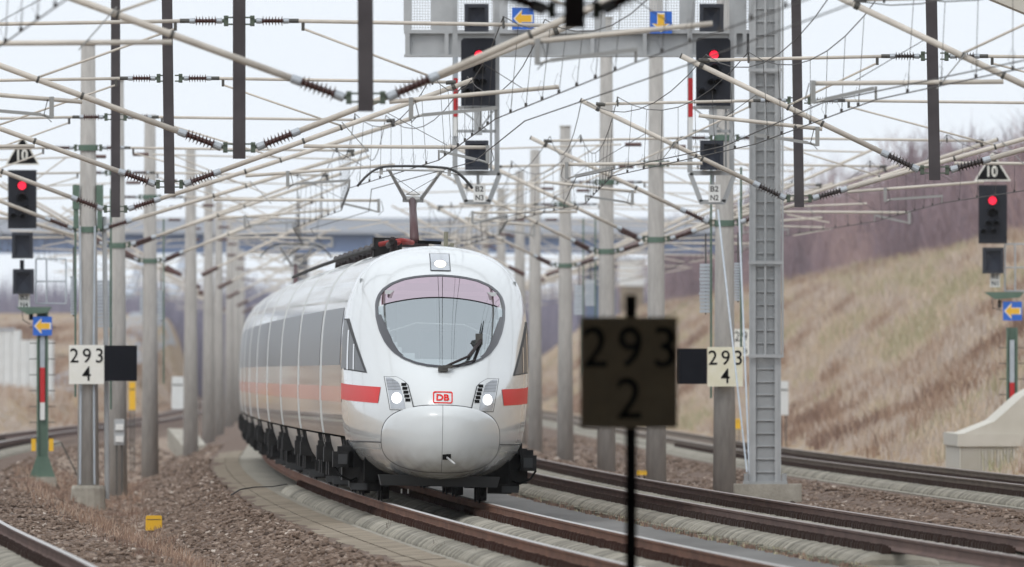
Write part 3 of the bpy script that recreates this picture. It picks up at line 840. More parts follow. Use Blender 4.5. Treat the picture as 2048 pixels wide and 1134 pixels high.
def S(r, z, off=0.0):
    x = r*Wz(z)
    p = Vector((x, yl_of(r, z), z))
    if off:
        e = .004; r1 = max(-.999, min(.999, r)); z1 = min(3.9, max(.34, z))
        def q(rr, zz): return Vector((rr*Wz(zz), yl_of(rr, zz), zz))
        du = q(r1+e if r1 < .99 else r1, z1) - q(r1-e if r1 > -.99 else r1, z1)
        dv = q(r1, z1+e) - q(r1, z1-e)
        n = dv.cross(du)
        if n.length > 0:
            n.normalize()
            if n.y > 0 and abs(r) < .5: n = -n
            if n.x * r < 0 and abs(r) >= .5: n = -n
            p = p + n*off
    return p
def SX(x, z, off=0.0): return S(x/Wz(z), z, off)
train = thing('express_train', (T1(D0), D0, 0), 'white high speed train with red stripe coming round the curve', 'train')
# front shell
m = MB(); rows = []
NT = 76
for k in range(NT+1):
    t = k*(len(OUT)-1)/NT
    wd, z = out_t(t)
    row = []
    for j in range(65):
        r = math.sin((j/64*2-1)*math.pi/2)
        row.append(tw(r*wd, yl_of(r, z), z))
    rows.append(row)
WS = [(2.06, 0), (2.075, .22), (2.11, .40), (2.18, .575), (2.28, .72), (2.42, .83), (2.6, .91), (2.8, .955), (3.0, .962), (3.12, .93), (3.22, .86), (3.31, .74), (3.38, .57), (3.42, .38), (3.44, .2), (3.45, 0)]
def in_screen(j, k):
    wd, z = out_t(k*(len(OUT)-1)/NT); x = math.sin((j/64*2-1)*math.pi/2)*wd
    zz = 2.755 + (z-2.755)/.94
    return 2.06 < zz < 3.45 and abs(x) < .94*interp(WS, zz)
m.grid(rows)
keep = []
nq = 0
for k in range(NT):
    for j in range(64):
        if not all(in_screen(jj, kk) for jj, kk in ((j, k), (j+1, k), (j, k+1), (j+1, k+1))): keep.append(m.f[nq])
        nq += 1
m.f = keep; m.mi = [0]*len(keep)
front = m.build('front_shell', 'train_white', train, True); recalc(front)
# cab interior
def cbox(name, mt, x0, x1, y0, y1, z0, z1):
    m = MB(); m.add([tw(x, y, z) for z in (z0, z1) for x, y in ((x0,y0),(x1,y0),(x1,y1),(x0,y1))], [(3,2,1,0),(4,5,6,7),(0,1,5,4),(1,2,6,5),(2,3,7,6),(3,0,4,7)])
    return m.build(name, mt, train)
cbox('cab_rear_wall', 'cab_wall', -1.2, 1.2, 5.0, 5.05, 1.5, 3.4)
cbox('cab_floor', 'cab_dark', -1.1, 1.1, 2.4, 5.0, 1.45, 1.5)
cbox('cab_door', 'cab_pale', -.62, -.02, 4.95, 4.99, 1.6, 3.1)
cbox('cab_locker', 'cab_pale', .45, .95, 4.6, 4.98, 1.5, 2.75)
cbox('dashboard', 'cab_dark', -.85, .85, 1.55, 2.3, 1.75, 2.02)
cbox('driver_desk', 'cab_wall', -.6, .6, 2.2, 2.6, 1.9, 2.14)
cbox('cab_seat', 'cab_dark', -.28, .28, 3.7, 3.85, 1.55, 2.62)
cbox('blind_roller', 'cab_pale', -.85, .85, 3.02, 3.08, 3.16, 3.22)

def patch(hw, z0, z1, off, nz=26, nx=24, side=0, edge=0.0):
    """rows of points on the front surface; hw(z) -> (xl, xr)"""
    rows = []
    for i in range(nz+1):
        f = i/nz; z = z0 + (z1-z0)*(.5 - .5*math.cos(math.pi*f))
        a, b = hw(z)
        row = []
        for j in range(nx+1):
            x = a + (b-a)*(.5 - .5*math.cos(math.pi*j/nx))
            e = min(f, 1-f, j/nx, 1-j/nx) if edge else 1
            row.append(tw(*SX(x, z, off if e > 0 else edge)))
        rows.append(row)
    m = MB(); m.grid(rows); return m
def ws(z, k=1.0, grow=0.0):
    zc = 2.755; zz = zc + (z - zc)/(1+grow)
    h = interp(WS, zz)*(1+grow); return (-h, h)
def oval(k, n=96):
    pts = []
    up = [(h*k, 2.755+(z-2.755)*k) for z, h in WS]
    right = up; left = [(-x, z) for x, z in reversed(up)][1:-1]
    loop = right + left
    # even resampling of the closed outline
    seg = [math.dist(loop[i], loop[(i+1) % len(loop)]) for i in range(len(loop))]; tot = sum(seg)
    for q in range(n+1):
        t = tot*q/n; i = 0
        while i < len(seg)-1 and t > seg[i]: t -= seg[i]; i += 1
        a, b = loop[i], loop[(i+1) % len(loop)]; f = min(1, t/seg[i]); pts.append((a[0]+(b[0]-a[0])*f, a[1]+(b[1]-a[1])*f))
    return pts
m = MB(); m.grid([[tw(*SX(x, z, .016)) for x, z in oval(k)] for k in (1.022, 1.0, .98)]); o = m.build('windscreen_frame', 'windscreen_frame', train, True)
split = 3.06
def wline(x): return split + .05 - .13*(x/.9)**2
def wpane(upper):
    rows = []
    N = 30
    for i in range(N+1):
        f = i/N; row = []
        for j in range(31):
            u = j/30*2 - 1
            # x range shared by both panes at this relative row
            if upper:
                x = u*.90; zl = wline(x) + .012
                # top edge of the glass at this x
                zt = max([z for z, h in WS if h >= abs(x)] or [zl]); zt = _top(abs(x))
                z = zl + (max(zt, zl+.002) - zl)*f
            else:
                x = u*.955; zb = _bot(abs(x)); zl = min(wline(x) - .008, _top(abs(x)))
                z = zb + (zl - zb)*f
            row.append(tw(*SX(x, z, .012)))
        rows.append(row)
    m = MB(); m.grid(rows); return m
def _top(x):
    pr = [(h, z) for z, h in WS if z >= 3.0]; pr.sort(); return interp(pr, x)
def _bot(x):
    pr = [(h, z) for z, h in WS if z <= 3.0]; pr.sort(); return interp(pr, x)
wpane(False).build('windscreen_glass', 'windscreen', train, True)
wpane(True).build('windscreen_glass', 'windscreen_tint', train, True)
m = MB()
for a_, b_ in (((-.86, 2.58), (-.40, 2.74)), ((-.40, 2.74), (.34, 2.73)), ((.34, 2.73), (.84, 2.52))):
    m.path([tw(*SX(a_[0]+(b_[0]-a_[0])*q/6, a_[1]+(b_[1]-a_[1])*q/6, -.02)) for q in range(7)], .011, 5)
m.build('pale_screen_line', 'white_paint', train)  # thin pale line drawn just behind the windscreen
for s in (-1, 1):
    m = MB(); rows = []
    for q in range(13):
        z = 2.22 + .62*q/12; h = interp(WS, z); t_ = .05 + .05*math.sin(math.pi*q/12)
        rows.append([tw(*SX(s*(h-.01-t_*j/3), z, .0145)) for j in range(4)])
    m.grid(rows); m.build('dark_border', 'windscreen_frame', train, True)
# coupler hatch in two halves with a dark joint
HC, HH, HWD = .975, .505, .89
def hat(z, g=0.0):
    u = min(1, abs((z-HC)/(HH+g))); h = (HWD+g)*(1-u**2.7)**(1/2.5); return h
patch(lambda z: (-hat(z, .012), hat(z, .012)), HC-HH-.012, HC+HH+.012, .004, 40, 40).build('hatch_joint', 'train_seam', train, True)
for s in (-1, 1):
    rows = []
    for i in range(41):
        f = i/40; z = HC-HH + 2*HH*(.5-.5*math.cos(math.pi*f)); h = max(hat(z), .007)
        row = []
        for j in range(25):
            x = .003 + (h-.003)*math.sin(j/24*math.pi/2)
            e = max(0, 1-(abs((z-HC)/HH)**2.7 + (x/HWD)**2.5))
            row.append(tw(*(SX(s*x, z, .006) + Vector((0, -.11*min(1, e*1.6)**.55, 0)))))
        rows.append(row)
    m = MB(); m.grid(rows); ob = m.build('hatch_half', 'train_hatch', train, True)
cp = SX(.06, .72)
m = MB(); m.add([tw(x, cp.y-.125, z) for x, z in ((.008, .66), (.11, .66), (.135, .69), (.135, .75), (.008, .75))], [(0,1,2,3,4)]); m.build('hatch_opening', 'train_dark', train)
m = MB(); m.tube(tw(.07, cp.y-.10, .70), tw(.19, cp.y-.36, .60), .018, n=10); m.build('coupling_pin', 'panto_grey', train, True)
# lower body joints
for s in (-1, 1):
    m = MB(); m.grid([[tw(*S(s*(.655+.345*f), .905+dz, .007)) for f in [k/16 for k in range(17)]] for dz in (-.008, .008)]); m.build('panel_joint', 'train_seam', train)
    m = MB(); rows = []
    for k in range(9):
        zz = .80 + .075*k/8
        rows.append([tw(*(S(s*(.70+.27*f), zz, .003) + Vector((0, .0, 0)))) for f in [q/12 for q in range(13)]])
    m.grid(rows); m.build('step_recess', 'train_low', train, True)
    m = MB(); m.grid([[tw(*S(s*(.70+.27*f), .80-.012+dz, .014)) for f in [q/12 for q in range(13)]] for dz in (0, .022)]); m.build('step_edge', 'train_white', train, True)
    # red stripe on the nose flank
    m = MB(); rows = []
    for k in range(7):
        zz = 1.545 + .245*k/6 - 0.0
        r0 = .67 - .028*(k/6)
        rows.append([tw(*S(s*math.sin(math.asin(r0) + (math.pi/2-math.asin(r0))*q/24), zz - (.0 if True else 0) + .05*(1-q/24)*-1, .006)) for q in range(25)])
    m.grid(rows); m.build('red_stripe', 'train_red', train, True)
    # triangular cab side window with frame and mullions
    def tri(g, off, name, mt):
        rows = []
        for k in range(15):
            f = k/14; zz = 2.02-g + (.74+2*g)*f
            ra = .795 + .19*f - g*.9; ra = min(ra, .985)
            rows.append([tw(*S(s*(ra + (1-ra)*q/12), zz - .05*(1-q/12)*(1-f), off)) for q in range(13)])
        m = MB(); m.grid(rows); return m.build(name, mt, train, True)
    tri(.022, .005, 'cab_window_frame', 'train_seam'); tri(0, .010, 'cab_window', 'train_band')
    for ra in (.90, .955):
        m = MB(); m.grid([[tw(*S(s*(ra+dr), 2.0 + (.74*(ra-.795)/.19-.02)*f, .014)) for dr in (-.006, .006)] for f in [k/8 for k in range(9)]]); m.build('window_bar', 'train_side_greyed', train)
    # headlight cluster
    def edgeL(z): return interp([(1.40, .775), (1.905, .865)], z)
    def edgeR(z): return interp([(1.40, .43), (1.49, .445), (1.80, .525), (1.86, .61), (1.905, .70)], z)
    def hl(z, g=0):
        a, b = edgeR(z)-g, edgeL(z)+g
        return (a, b) if s > 0 else (-b, -a)
    zl = lambda x: x
    patch(lambda z: hl(z, .007), 1.398, 1.903, .006, 12, 14).build('headlight_frame', 'train_seam', train)
    patch(lambda z: hl(z, -.006), 1.405, 1.895, .010, 12, 14).build('headlight_body', 'train_white', train)
    def gl(z):
        a, b = edgeR(z)+.115, edgeL(z)-.022
        a = min(a, b-.01); return (a, b) if s > 0 else (-b, -a)
    patch(gl, 1.42, 1.885, .014, 12, 10).build('headlight_glass', 'lamp_glass', train)
    for k in range(8):
        zz = 1.70 + k*.022; a, b = gl(zz)
        m = MB(); m.grid([[tw(*SX(a+(b-a)*q/6, zz+dz, .018)) for q in range(7)] for dz in (0, .005)]); m.build('reflector_fin', 'train_seam', train)
    for k in range(5):
        zz = 1.525 + k*.058
        a = edgeR(zz)+.022; b = a + .075
        if s < 0: a, b = -b, -a
        m = MB(); m.grid([[tw(*SX(a+(b-a)*q/4, zz+dz, .016)) for q in range(5)] for dz in (0, .022, .046)]); m.build('vent', 'train_dark', train)
    m = MB(); c = (s*.672, 1.575)
    ring = [[tw(*SX(c[0]+.07*rr*math.cos(a_*math.pi/12), c[1]+.08*rr*math.sin(a_*math.pi/12), .024)) for a_ in range(25)] for rr in (.02, .5, 1)]
    m.grid(ring); m.build('headlamp', 'headlamp', train, True)
# top headlight
patch(lambda z: (-.155, .155), 3.525, 3.80, .006, 6, 6).build('top_light_frame', 'train_seam', train)
patch(lambda z: (-.142, .142), 3.535, 3.79, .012, 6, 6).build('top_light_glass', 'lamp_glass', train)
m = MB(); m.grid([[tw(*SX(.085*rr*math.cos(a_*math.pi/12), 3.63+.05*rr*math.sin(a_*math.pi/12), .018)) for a_ in range(25)] for rr in (.02, .5, 1)]); m.build('top_lamp', 'top_lamp', train, True)
# emblem on the nose: red rounded frame with two letters
def rr_path(w, h, r, n=6):
    pts = []
    for cx, cz, a0 in ((w-r, h-r, 0), (-w+r, h-r, 90), (-w+r, -h+r, 180), (w-r, -h+r, 270)):
        for k in range(n+1):
            a = R(a0 + 90*k/n); pts.append((cx + r*math.cos(a), cz + r*math.sin(a)))
    return pts
EC = 1.60
po, pi_ = rr_path(.148, .090, .03), rr_path(.130, .072, .016)
m = MB(); m.grid([[tw(*SX(x, EC+z, .008)) for x, z in P_ + [P_[0]]] for P_ in (po, pi_)]); m.build('emblem_frame', 'train_red', train)
v, f = text_verts('DB', .096, .195, .03)
m = MB(); m.add([tw(*SX(x, EC+z, .008)) for x, z in v], f); m.build('emblem_letters', 'train_red', train)
# wiper
m = MB()
a0 = SX(.0, 2.0, .06); a1 = SX(.38, 2.18, .07); a2 = SX(.56, 2.43, .07)
m.path([tw(*a0), tw(*SX(.14, 2.06, .07)), tw(*a1)], .02, 6); m.path([tw(*SX(.10, 2.02, .05)), tw(*SX(.3, 2.08, .05)), tw(*SX(.47, 2.14, .05))], .012, 6)
m.path([tw(*a1), tw(*a2)], .026, 6); m.build('wiper_arm', 'roof_dark', train)
m = MB(); m.path([tw(*SX(.47, 2.14, .04)), tw(*SX(.55, 2.35, .04)), tw(*SX(.62, 2.75, .04))], [.022, .02, .006], 6); m.build('wiper_blade', 'train_dark', train)
m = MB(); c = tw(*SX(.02, 2.0, .05)); m.box(c.x-.09, c.x+.06, c.y-.04, c.y+.05, c.z-.045, c.z+.035); m.box(c.x-.02, c.x+.13, c.y-.05, c.y+.02, c.z, c.z+.05); m.build('wiper_motor', 'fitting', train)
c = tw(*SX(.54, 2.45, .06)); m = MB(); m.box(c.x-.06, c.x+.05, c.y-.03, c.y+.03, c.z-.08, c.z+.09); m.build('wiper_joint', 'fitting', train)
# snow plough and underside
m = MB()
m.add([tw(x, y, z) for x, y, z in ((-.88, 1.35, .25), (.88, 1.35, .25), (.92, 1.25, .41), (-.92, 1.25, .41), (-.88, 2.2, .25), (.88, 2.2, .25), (.92, 2.2, .41), (-.92, 2.2, .41))],
      [(0,1,2,3),(4,7,6,5),(0,3,7,4),(1,5,6,2),(3,2,6,7),(0,4,5,1)]); m.build('snow_plough', 'train_plow', train)
m = MB(); 
def tbox(m, x0, x1, y0, y1, z0, z1):
    m.add([tw(x, y, z) for z in (z0, z1) for x, y in ((x0,y0),(x1,y0),(x1,y1),(x0,y1))], [(3,2,1,0),(4,5,6,7),(0,1,5,4),(1,2,6,5),(2,3,7,6),(3,0,4,7)])
tbox(m, -1.1, 1.1, 3.4, 24, .30, .9); m.build('underframe', 'train_dark', train)
CL = 25.9
side_pts = [out_t(k*(len(OUT)-1)/60) for k in range(61)]
side_pts = [p for p in side_pts if p[1] > .93]
full = [(-x, z) for x, z in side_pts] + [(x, z) for x, z in reversed(side_pts)]
WHEEL = lathe([(-.07, .44), (-.06, .475), (-.035, .475), (-.03, .445), (.06, .44), (.065, .40), (.02, .36), (.02, .12), (.09, .11), (.09, .02)], 20).mesh('wheel', 'train_box', False)
SKIRT = [(1.365, .945), (1.335, .8), (1.26, .60), (1.15, .45), (1.05, .40)]
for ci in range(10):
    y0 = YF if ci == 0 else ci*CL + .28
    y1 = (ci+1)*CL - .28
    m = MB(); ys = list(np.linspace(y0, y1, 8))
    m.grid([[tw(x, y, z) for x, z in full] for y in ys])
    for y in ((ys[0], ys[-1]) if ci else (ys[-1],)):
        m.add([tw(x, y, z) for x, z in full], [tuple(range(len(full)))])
    car = m.build('carriage_body', 'train_side_greyed', train, True)
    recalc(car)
    if ci < 9:
        g = MB(); g.grid([[tw(x*.93, y, .95 + (z-.95)*.95) for x, z in full] for y in (y1-.05, y1+.61)]); g.build('gangway_bellows', 'train_dark', train, True)
    for s in (-1, 1):
        wp = [p for p in full if p[0]*s > 0 and 2.0 <= p[1] <= 2.98]; wp.sort(key=lambda p: p[1])
        a = y0 + (1.6 if ci == 0 else .9)
        m = MB(); m.grid([[tw(x+s*.005, y, z) for x, z in wp] for y in np.linspace(a, y1-.9, 8)]); m.build('window_band', 'train_band', car, True)
        m = MB(); m.grid([[tw(s*(Wz(z)+.005), y, z) for z in (1.50, 1.62, 1.74)] for y in np.linspace(y0+.02, y1-.1, 8)]); m.build('red_stripe', 'train_red_side', car, True)
        for yd in ((y0 + 1.15,) if ci == 0 else (y0+.75, y1-.75)):
            for dy in (-.45, .45):
                m = MB(); m.grid([[tw(s*(Wz(z)+.007), yd+dy+q, z) for z in np.linspace(1.0, 3.2, 12)] for q in (-.012, .012)]); m.build('door_seam', 'train_seam', car)
        # end frames of each carriage
        for ye in ((y1-.05,) if ci == 0 else (y0+.05, y1-.05)):
            m = MB(); m.grid([[tw(x*k_, ye+q, .95+(z-.95)*(1+(k_-1)*.5)) for x, z in [p for p in full if p[0]*s >= 0]] for q, k_ in ((-.05, .98), (-.05, 1.008), (.05, 1.008), (.05, .99))]); m.build('end_frame', 'train_white', car, True)
        # skirts between the bogies
        segs = [(YF-2.6 if ci == 0 else y0+.2, y0+1.0 if ci == 0 else y0+.8), (y0+5.6 if ci else 9.6, y1-6.4), (y1-.8, y1-.2)]
        for a, b in (segs[1:] if ci == 0 else segs):
            m = MB(); m.grid([[tw(s*x, y, z) for x, z in SKIRT] for y in np.linspace(a, b, 5)]); m.build('skirt', 'train_low', car, True)
            for ye in (a, b):
                e = MB(); e.add([tw(s*x, ye, z) for x, z in SKIRT] + [tw(s*.9, ye, .4), tw(s*.9, ye, .945)], [tuple(range(len(SKIRT)+2))]); e.build('skirt_end', 'train_box', car)
    m = MB(); tbox(m, -1.1, 1.1, y0 + (.5 if ci else 0), y1-.3, .42, .97); m.build('floor_pan', 'train_dark', car)
    for yb in ((6.6 if ci == 0 else y0+3.2), y1-3.4):
        b = MB()
        for s in (-1, 1):
            tbox(b, s*1.12-.12, s*1.12+.12, yb-1.9, yb+1.9, .42, .72)
            for q in (-1.25, 1.25):
                tbox(b, s*1.18-.17, s*1.18+.17, yb+q-.28, yb+q+.28, .30, .62)
                tbox(b, s*1.25-.10, s*1.25+.10, yb+q-.10, yb+q+.10, .62, .92)
            tbox(b, s*1.34-.10, s*1.34+.10, yb-1.8, yb-1.0, .52, .76)
            tbox(b, s*1.30-.12, s*1.30+.12, yb-1.7, yb-1.1, .76, .84)
            tbox(b, s*1.0-.18, s*1.0+.18, yb-2.1, yb-1.6, .14, .42)
            b.tube(tw(s*1.38, yb-.9, .64), tw(s*1.30, yb+1.8, .70), .05, n=6)
        tbox(b, -1.0, 1.0, yb-.4, yb+.4, .36, .62)
        bo = b.build('bogie', 'train_box', car)
        if ci < 4:
            for s in (-1, 1):
                for q in (-1.25, 1.25):
                    place('wheel', WHEEL, bo, tw(s*.75, yb+q, .462), (0, R(90), 0))
            for s in (-1, 1):
                m = MB(); tbox(m, s*1.16-.13, s*1.16+.13, yb-2.15, yb-1.95, .16, .26); m.build('sand_pipe', 'train_plow', bo)
# front bogie seen from ahead: white step brackets and cables
for s in (-1, 1):
    m = MB(); tbox(m, s*1.44-.13, s*1.44+.11, 4.3, 4.9, .50, .74); tbox(m, s*1.40-.10, s*1.40+.10, 4.4, 4.8, .74, .82); tbox(m, s*1.28-.14, s*1.28+.14, 4.5, 5.6, .30, .5); tbox(m, s*1.16-.14, s*1.16+.14, 4.6, 6.0, .2, .31)
    m.build('damper_bracket', 'train_box', train)
    m = MB(); tbox(m, s*1.42-.07, s*1.42+.07, 4.27, 4.298, .55, .70); m.build('cover_plate', 'train_plow', train)
    m = MB(); m.path([tw(s*1.5, 4.6, .62), tw(s*1.54, 4.4, .5), tw(s*1.46, 4.3, .38), tw(s*1.3, 4.4, .30), tw(s*1.2, 4.5, .34)], .018, 5); m.build('hose', 'train_dark', train)
for x in (-.56, -.46):
    m = MB(); m.tube(tw(x, 1.9, .13), tw(x, 1.9, .2), .012, n=6); m.build('hose_tip', 'white_paint', train)
# joint between the nose module and the first carriage
for yj in (YF + .015, YF + 1.2):
    for s in (-1, 1):
        m = MB(); m.grid([[tw(x*1.003, yj+q, .95+(z-.95)*1.001) for x, z in [p for p in full if p[0]*s >= 0]] for q in (-.012, .012)]); m.build('module_joint', 'train_seam', train)
# roof equipment
zr = 3.93
m = MB(); m.path([tw(-.55, y, 4.02 + .04*math.sin(y*1.1)) for y in np.linspace(13, 70, 60)], .05, 6); m.build('roof_cable', 'roof_dark', train, True)
m = MB(); m.path([tw(-.80, y, 3.93) for y in np.linspace(15, 120, 60)], .032, 6); m.build('roof_conduit', 'train_box', train, True)
m = MB(); m.path([tw(-.42, y, 4.03 + .02*math.sin(y*.7)) for y in np.linspace(14, 40, 30)], .03, 6); m.build('roof_cable', 'roof_red', train, True)
for y in (14.5, 18.4, 21.4, 24.6, 31, 35, 39, 43, 47, 54, 62, 70):
    m = MB(); m.tube(tw(-.5, y, 3.84), tw(-.5, y, 4.06), .07, .05, n=10); m.build('roof_insulator', 'roof_dark', train)
for y, x in ((16.5, -.34), (19.6, -.22)):
    m = MB(); m.path([tw(x-.35, y, 4.0), tw(x, y-.2, 4.07), tw(x+.12, y+.2, 4.06)], .04, 8); m.build('roof_beam', 'roof_red', train, True)
m = MB(); tbox(m, -.75, -.3, 18, 19.2, 3.80, 4.12); m.build('roof_box', 'train_box', train)
m = MB(); m.tube(tw(.42, 19.0, 3.85), tw(.42, 19.0, 4.24), .035, n=8); m.tube(tw(.52, 19.2, 3.85), tw(.52, 19.2, 4.06), .035, n=8); m.build('roof_antenna', 'olive', train)
m = MB(); m.path([tw(.0, 20.5, 4.08), tw(.38, 20.5, 4.07)], .03, 6); m.build('roof_rod', 'train_dark', train)
def pantograph(yb, detail=True):
    px = -.02
    base = MB(); tbox(base, px-.5, px-.38, yb-.5, yb+1.6, 3.98, 4.06); tbox(base, px+.1, px+.22, yb-.5, yb+1.6, 3.98, 4.05); tbox(base, px-.5, px+.22, yb-.2, yb+.1, 4.0, 4.075)
    p = base.build('pantograph', 'roof_dark', train)
    m = MB(); m.path([tw(px, yb, 4.1), tw(px-.01, yb+1.9, 4.78)], [.075, .055], 8); m.build('lower_arm', 'panto_arm', p, True)
    zk, zh, yk, yh = 4.80, 5.20, yb+1.9, yb+.6
    for s in (-1, 1):
        m = MB(); m.path([tw(px+s*.13, yk, zk), tw(px+s*.42, yh, zh+.04)], [.034, .026], 8); m.build('upper_arm', 'panto_grey', p, True)
    m = MB(); m.tube(tw(px-.17, yk, zk-.01), tw(px+.17, yk, zk-.01), .05, n=8); m.tube(tw(px-.11, yk-.05, zk+.07), tw(px+.11, yk-.05, zk+.07), .014, n=6)
    m.tube(tw(px, yk, zk-.06), tw(px, yk-.1, zk-.22), .07, .05, n=8); m.build('knee_joint', 'panto_grey', p)
    m = MB(); m.tube(tw(px-.36, yh, zh-.05), tw(px+.12, yk, zk+.06), .005, n=4); m.tube(tw(px+.36, yh, zh-.05), tw(px-.12, yk, zk+.06), .005, n=4); m.build('stay_wires', 'wire', p)
    for q in (-.18, .18):
        pts = []
        for k in range(33):
            u = (k/32*2-1)
            x = u*.93
            z = 5.315 - .016*(u*2)**2 if abs(u) < .5 else 5.299 - 1.25*(abs(u)-.5)**2 - .03*(abs(u)-.5)
            pts.append(tw(px+x, yh+q, z))
        m = MB(); m.path(pts, .021, 6); m.build('contact_strip', 'panto_strip', p, True)
    m = MB(); m.tube(tw(px-.47, yh, zh+.05), tw(px+.47, yh, zh+.05), .02, n=6)
    for s in (-1, 1):
        m.tube(tw(px+s*.44, yh, zh+.03), tw(px+s*.68, yh, zh-.0), .011, n=6)
        tbox(m, px+s*.55-.025, px+s*.55+.025, yh-.16, yh+.16, zh-.03, zh+.08)
    m.build('head_frame', 'panto_grey', p)
pantograph(22.0); pantograph(236.0)

# ------------------------------------------------------------------ signal gantry
def gb(m, px0, px1, py0, py1, d, dep=.1, yo=0.0):
    """box from photo rectangle at distance d, front face at d+yo"""
    a = at(px0, py1, d); b = at(px1, py0, d)
    return m.box(a.x, b.x, d+yo, d+yo+dep, a.z, b.z)
GD = 414.0
gx = at(1530, 0, GD).x
gz0 = at(1500, 968, GD).z
gan = thing('signal_gantry', (gx, GD, gz0), 'grey steel signal gantry with boxed column right of the tracks', 'signal gantry')
m = MB(); a, b = at(1468, 0, GD).x, at(1603, 0, GD).x
m.box(a, b, GD-.2, GD+1.2, ground_z(gx, GD)-.5, gz0); m.build('foundation', 'concrete', gan)
c0, c1 = at(1499, 0, GD).x, at(1562, 0, GD).x
zt = 10.4
m = MB(); m.box(c0, c0+.09, GD, GD+.6, gz0, zt); m.box(c0+.05, c0+.12, GD-.02, GD, gz0, zt); m.build('column_flange', 'galvanized', gan)
m = MB(); m.box(c1-.09, c1, GD, GD+.6, gz0, zt); m.box(c1-.12, c1-.05, GD-.02, GD, gz0, zt); m.build('column_flange', 'galvanized', gan)
m = MB(); m.box(c0+.09, c1-.09, GD+.05, GD+.07, gz0, zt); m.build('column_web', 'galvanized_dark', gan)
z = gz0 + .22
while z < zt:
    m = MB(); m.box(c0+.092, c1-.092, GD+.02, GD+.049, z, z+.022); m.build('rung', 'galvanized', gan); z += .245
m = MB(); m.tube((c0+.30, GD-.06, at(0, 712, GD).z), (c0+.30, GD-.06, zt), .022, n=8); m.tube((c1+.03, GD-.1, at(0, 712, GD).z), (c1+.03, GD-.1, zt), .02, n=8); m.build('ladder_rail', 'galvanized', gan)
for py in (712, 525, 140):
    m = MB(); zz = at(0, py, GD).z; m.box(c0-.02, c1+.05, GD-.12, GD-.085, zz-.03, zz+.03); m.build('ladder_bracket', 'galvanized', gan)
m = MB(); m.box(c0-.12, c1+.12, GD-.12, GD+.7, gz0+.001, gz0+.05)
for x in (c0-.06, c1+.06): m.tube((x, GD-.06, gz0), (x, GD-.06, gz0+.2), .05, n=8)
m.build('base_plate', 'galvanized_dark', gan)
# beam and walkway
x0, x1 = at(810, 0, GD).x, at(1562, 0, GD).x
zb0, zb1 = at(0, 108, GD).z, at(0, 66, GD).z
m = MB(); m.box(x0, x1, GD+.62, GD+.66, zb0, zb1); m.build('beam_web', 'galvanized', gan)
m = MB(); m.box(x0-.02, x1, GD+.5, GD+1.4, zb1, zb1+.07); m.build('beam_top_flange', 'galvanized', gan)
m = MB(); m.box(x0-.02, x1, GD+.5, GD+1.4, zb0-.04, zb0); m.build('beam_bottom_flange', 'galvanized', gan)
for px in (815, 893, 1088, 1185, 1290, 1380, 1470, 1490):
    m = MB(); gb(m, px-4, px+4, 66, 108, GD, .12, .5); m.build('stiffener', 'galvanized', gan)
for px, wd in ((815, 16), (884, 44), (1000, 30), (1200, 22), (1375, 30), (1480, 26), (1555, 12)):
    m = MB(); gb(m, px-wd/2, px+wd/2, -140, 60, GD, .1, .52); m.build('walkway_post', 'galvanized', gan)
for a, b in ((823, 862), (906, 985), (1015, 1189), (1211, 1360), (1390, 1467), (1493, 1549)):
    m = MB(); n = 0
    for px in np.arange(a, b, 5.5):
        p = at(px, 0, GD); m.box(p.x-.004, p.x+.004, GD+.55, GD+.558, at(0, 57, GD).z, at(0, -140, GD).z)
    for py in np.arange(-138, 58, 5.5):
        zz = at(0, py, GD).z; m.box(at(a, 0, GD).x, at(b, 0, GD).x, GD+.56, GD+.568, zz-.004, zz+.004)
    ob = m.build('mesh_panel', 'galvanized', gan)
    ob['kind'] = 'stuff'
# guy rods beside the column
m = MB(); m.tube(at(1436, 420, 428), at(1494, 945, 418), .018, n=6); m.build('guy_rod', 'weight_plate', gan)
m = MB(); m.tube(at(1477, 400, 428), at(1499, 950, 418), .018, n=6); m.build('guy_rod', 'weight_plate', gan)

def hood(m, c, r, L=.22):
    pts = [(c[0]+r*math.cos(R(a)), c[2]+r*math.sin(R(a))) for a in range(-20, 201, 20)]
    m.grid([[(x, c[1], z) for x, z in pts], [(c[0]+(x-c[0])*.95, c[1]-L*(.45+.55*max(0, (z-c[2])/r)), z-.02) for x, z in pts]])
    m.grid([[(c[0]+(x-c[0])*.9, c[1], c[2]+(z-c[2])*.9) for x, z in pts], [(c[0]+(x-c[0])*.88, c[1]-L*(.43+.55*max(0, (z-c[2])/r)), c[2]+(z-c[2])*.9-.02) for x, z in pts]])
def screen(root, px0, px1, py0, py1, d):
    a = at(px0, py1, d); b = at(px1, py0, d); t = .07
    m = MB(); m.box(a.x, b.x, d-.06, d+.15, a.z, b.z); m.build('screen_back', 'screen_frame', root)
    m = MB()
    for q in ((a.x, b.x, b.z-t, b.z), (a.x, b.x, a.z, a.z+t), (a.x, a.x+t, a.z+t, b.z-t), (b.x-t, b.x, a.z+t, b.z-t)):
        m.box(q[0], q[1], d-.24, d-.061, q[2], q[3])
    m.build('screen_hood', 'screen_frame', root)
    m = MB(); i = t + .004; cx, cz = (a.x+b.x)/2, (a.z+b.z)/2
    o4 = [(a.x+i, a.z+i), (b.x-i, a.z+i), (b.x-i, b.z-i), (a.x+i, b.z-i)]
    m.add([(x, d-.085, z) for x, z in o4] + [(cx, d-.07, cz)], [(0,1,4),(1,2,4),(2,3,4),(3,0,4)]); m.build('screen_glass', 'screen_glass', root)
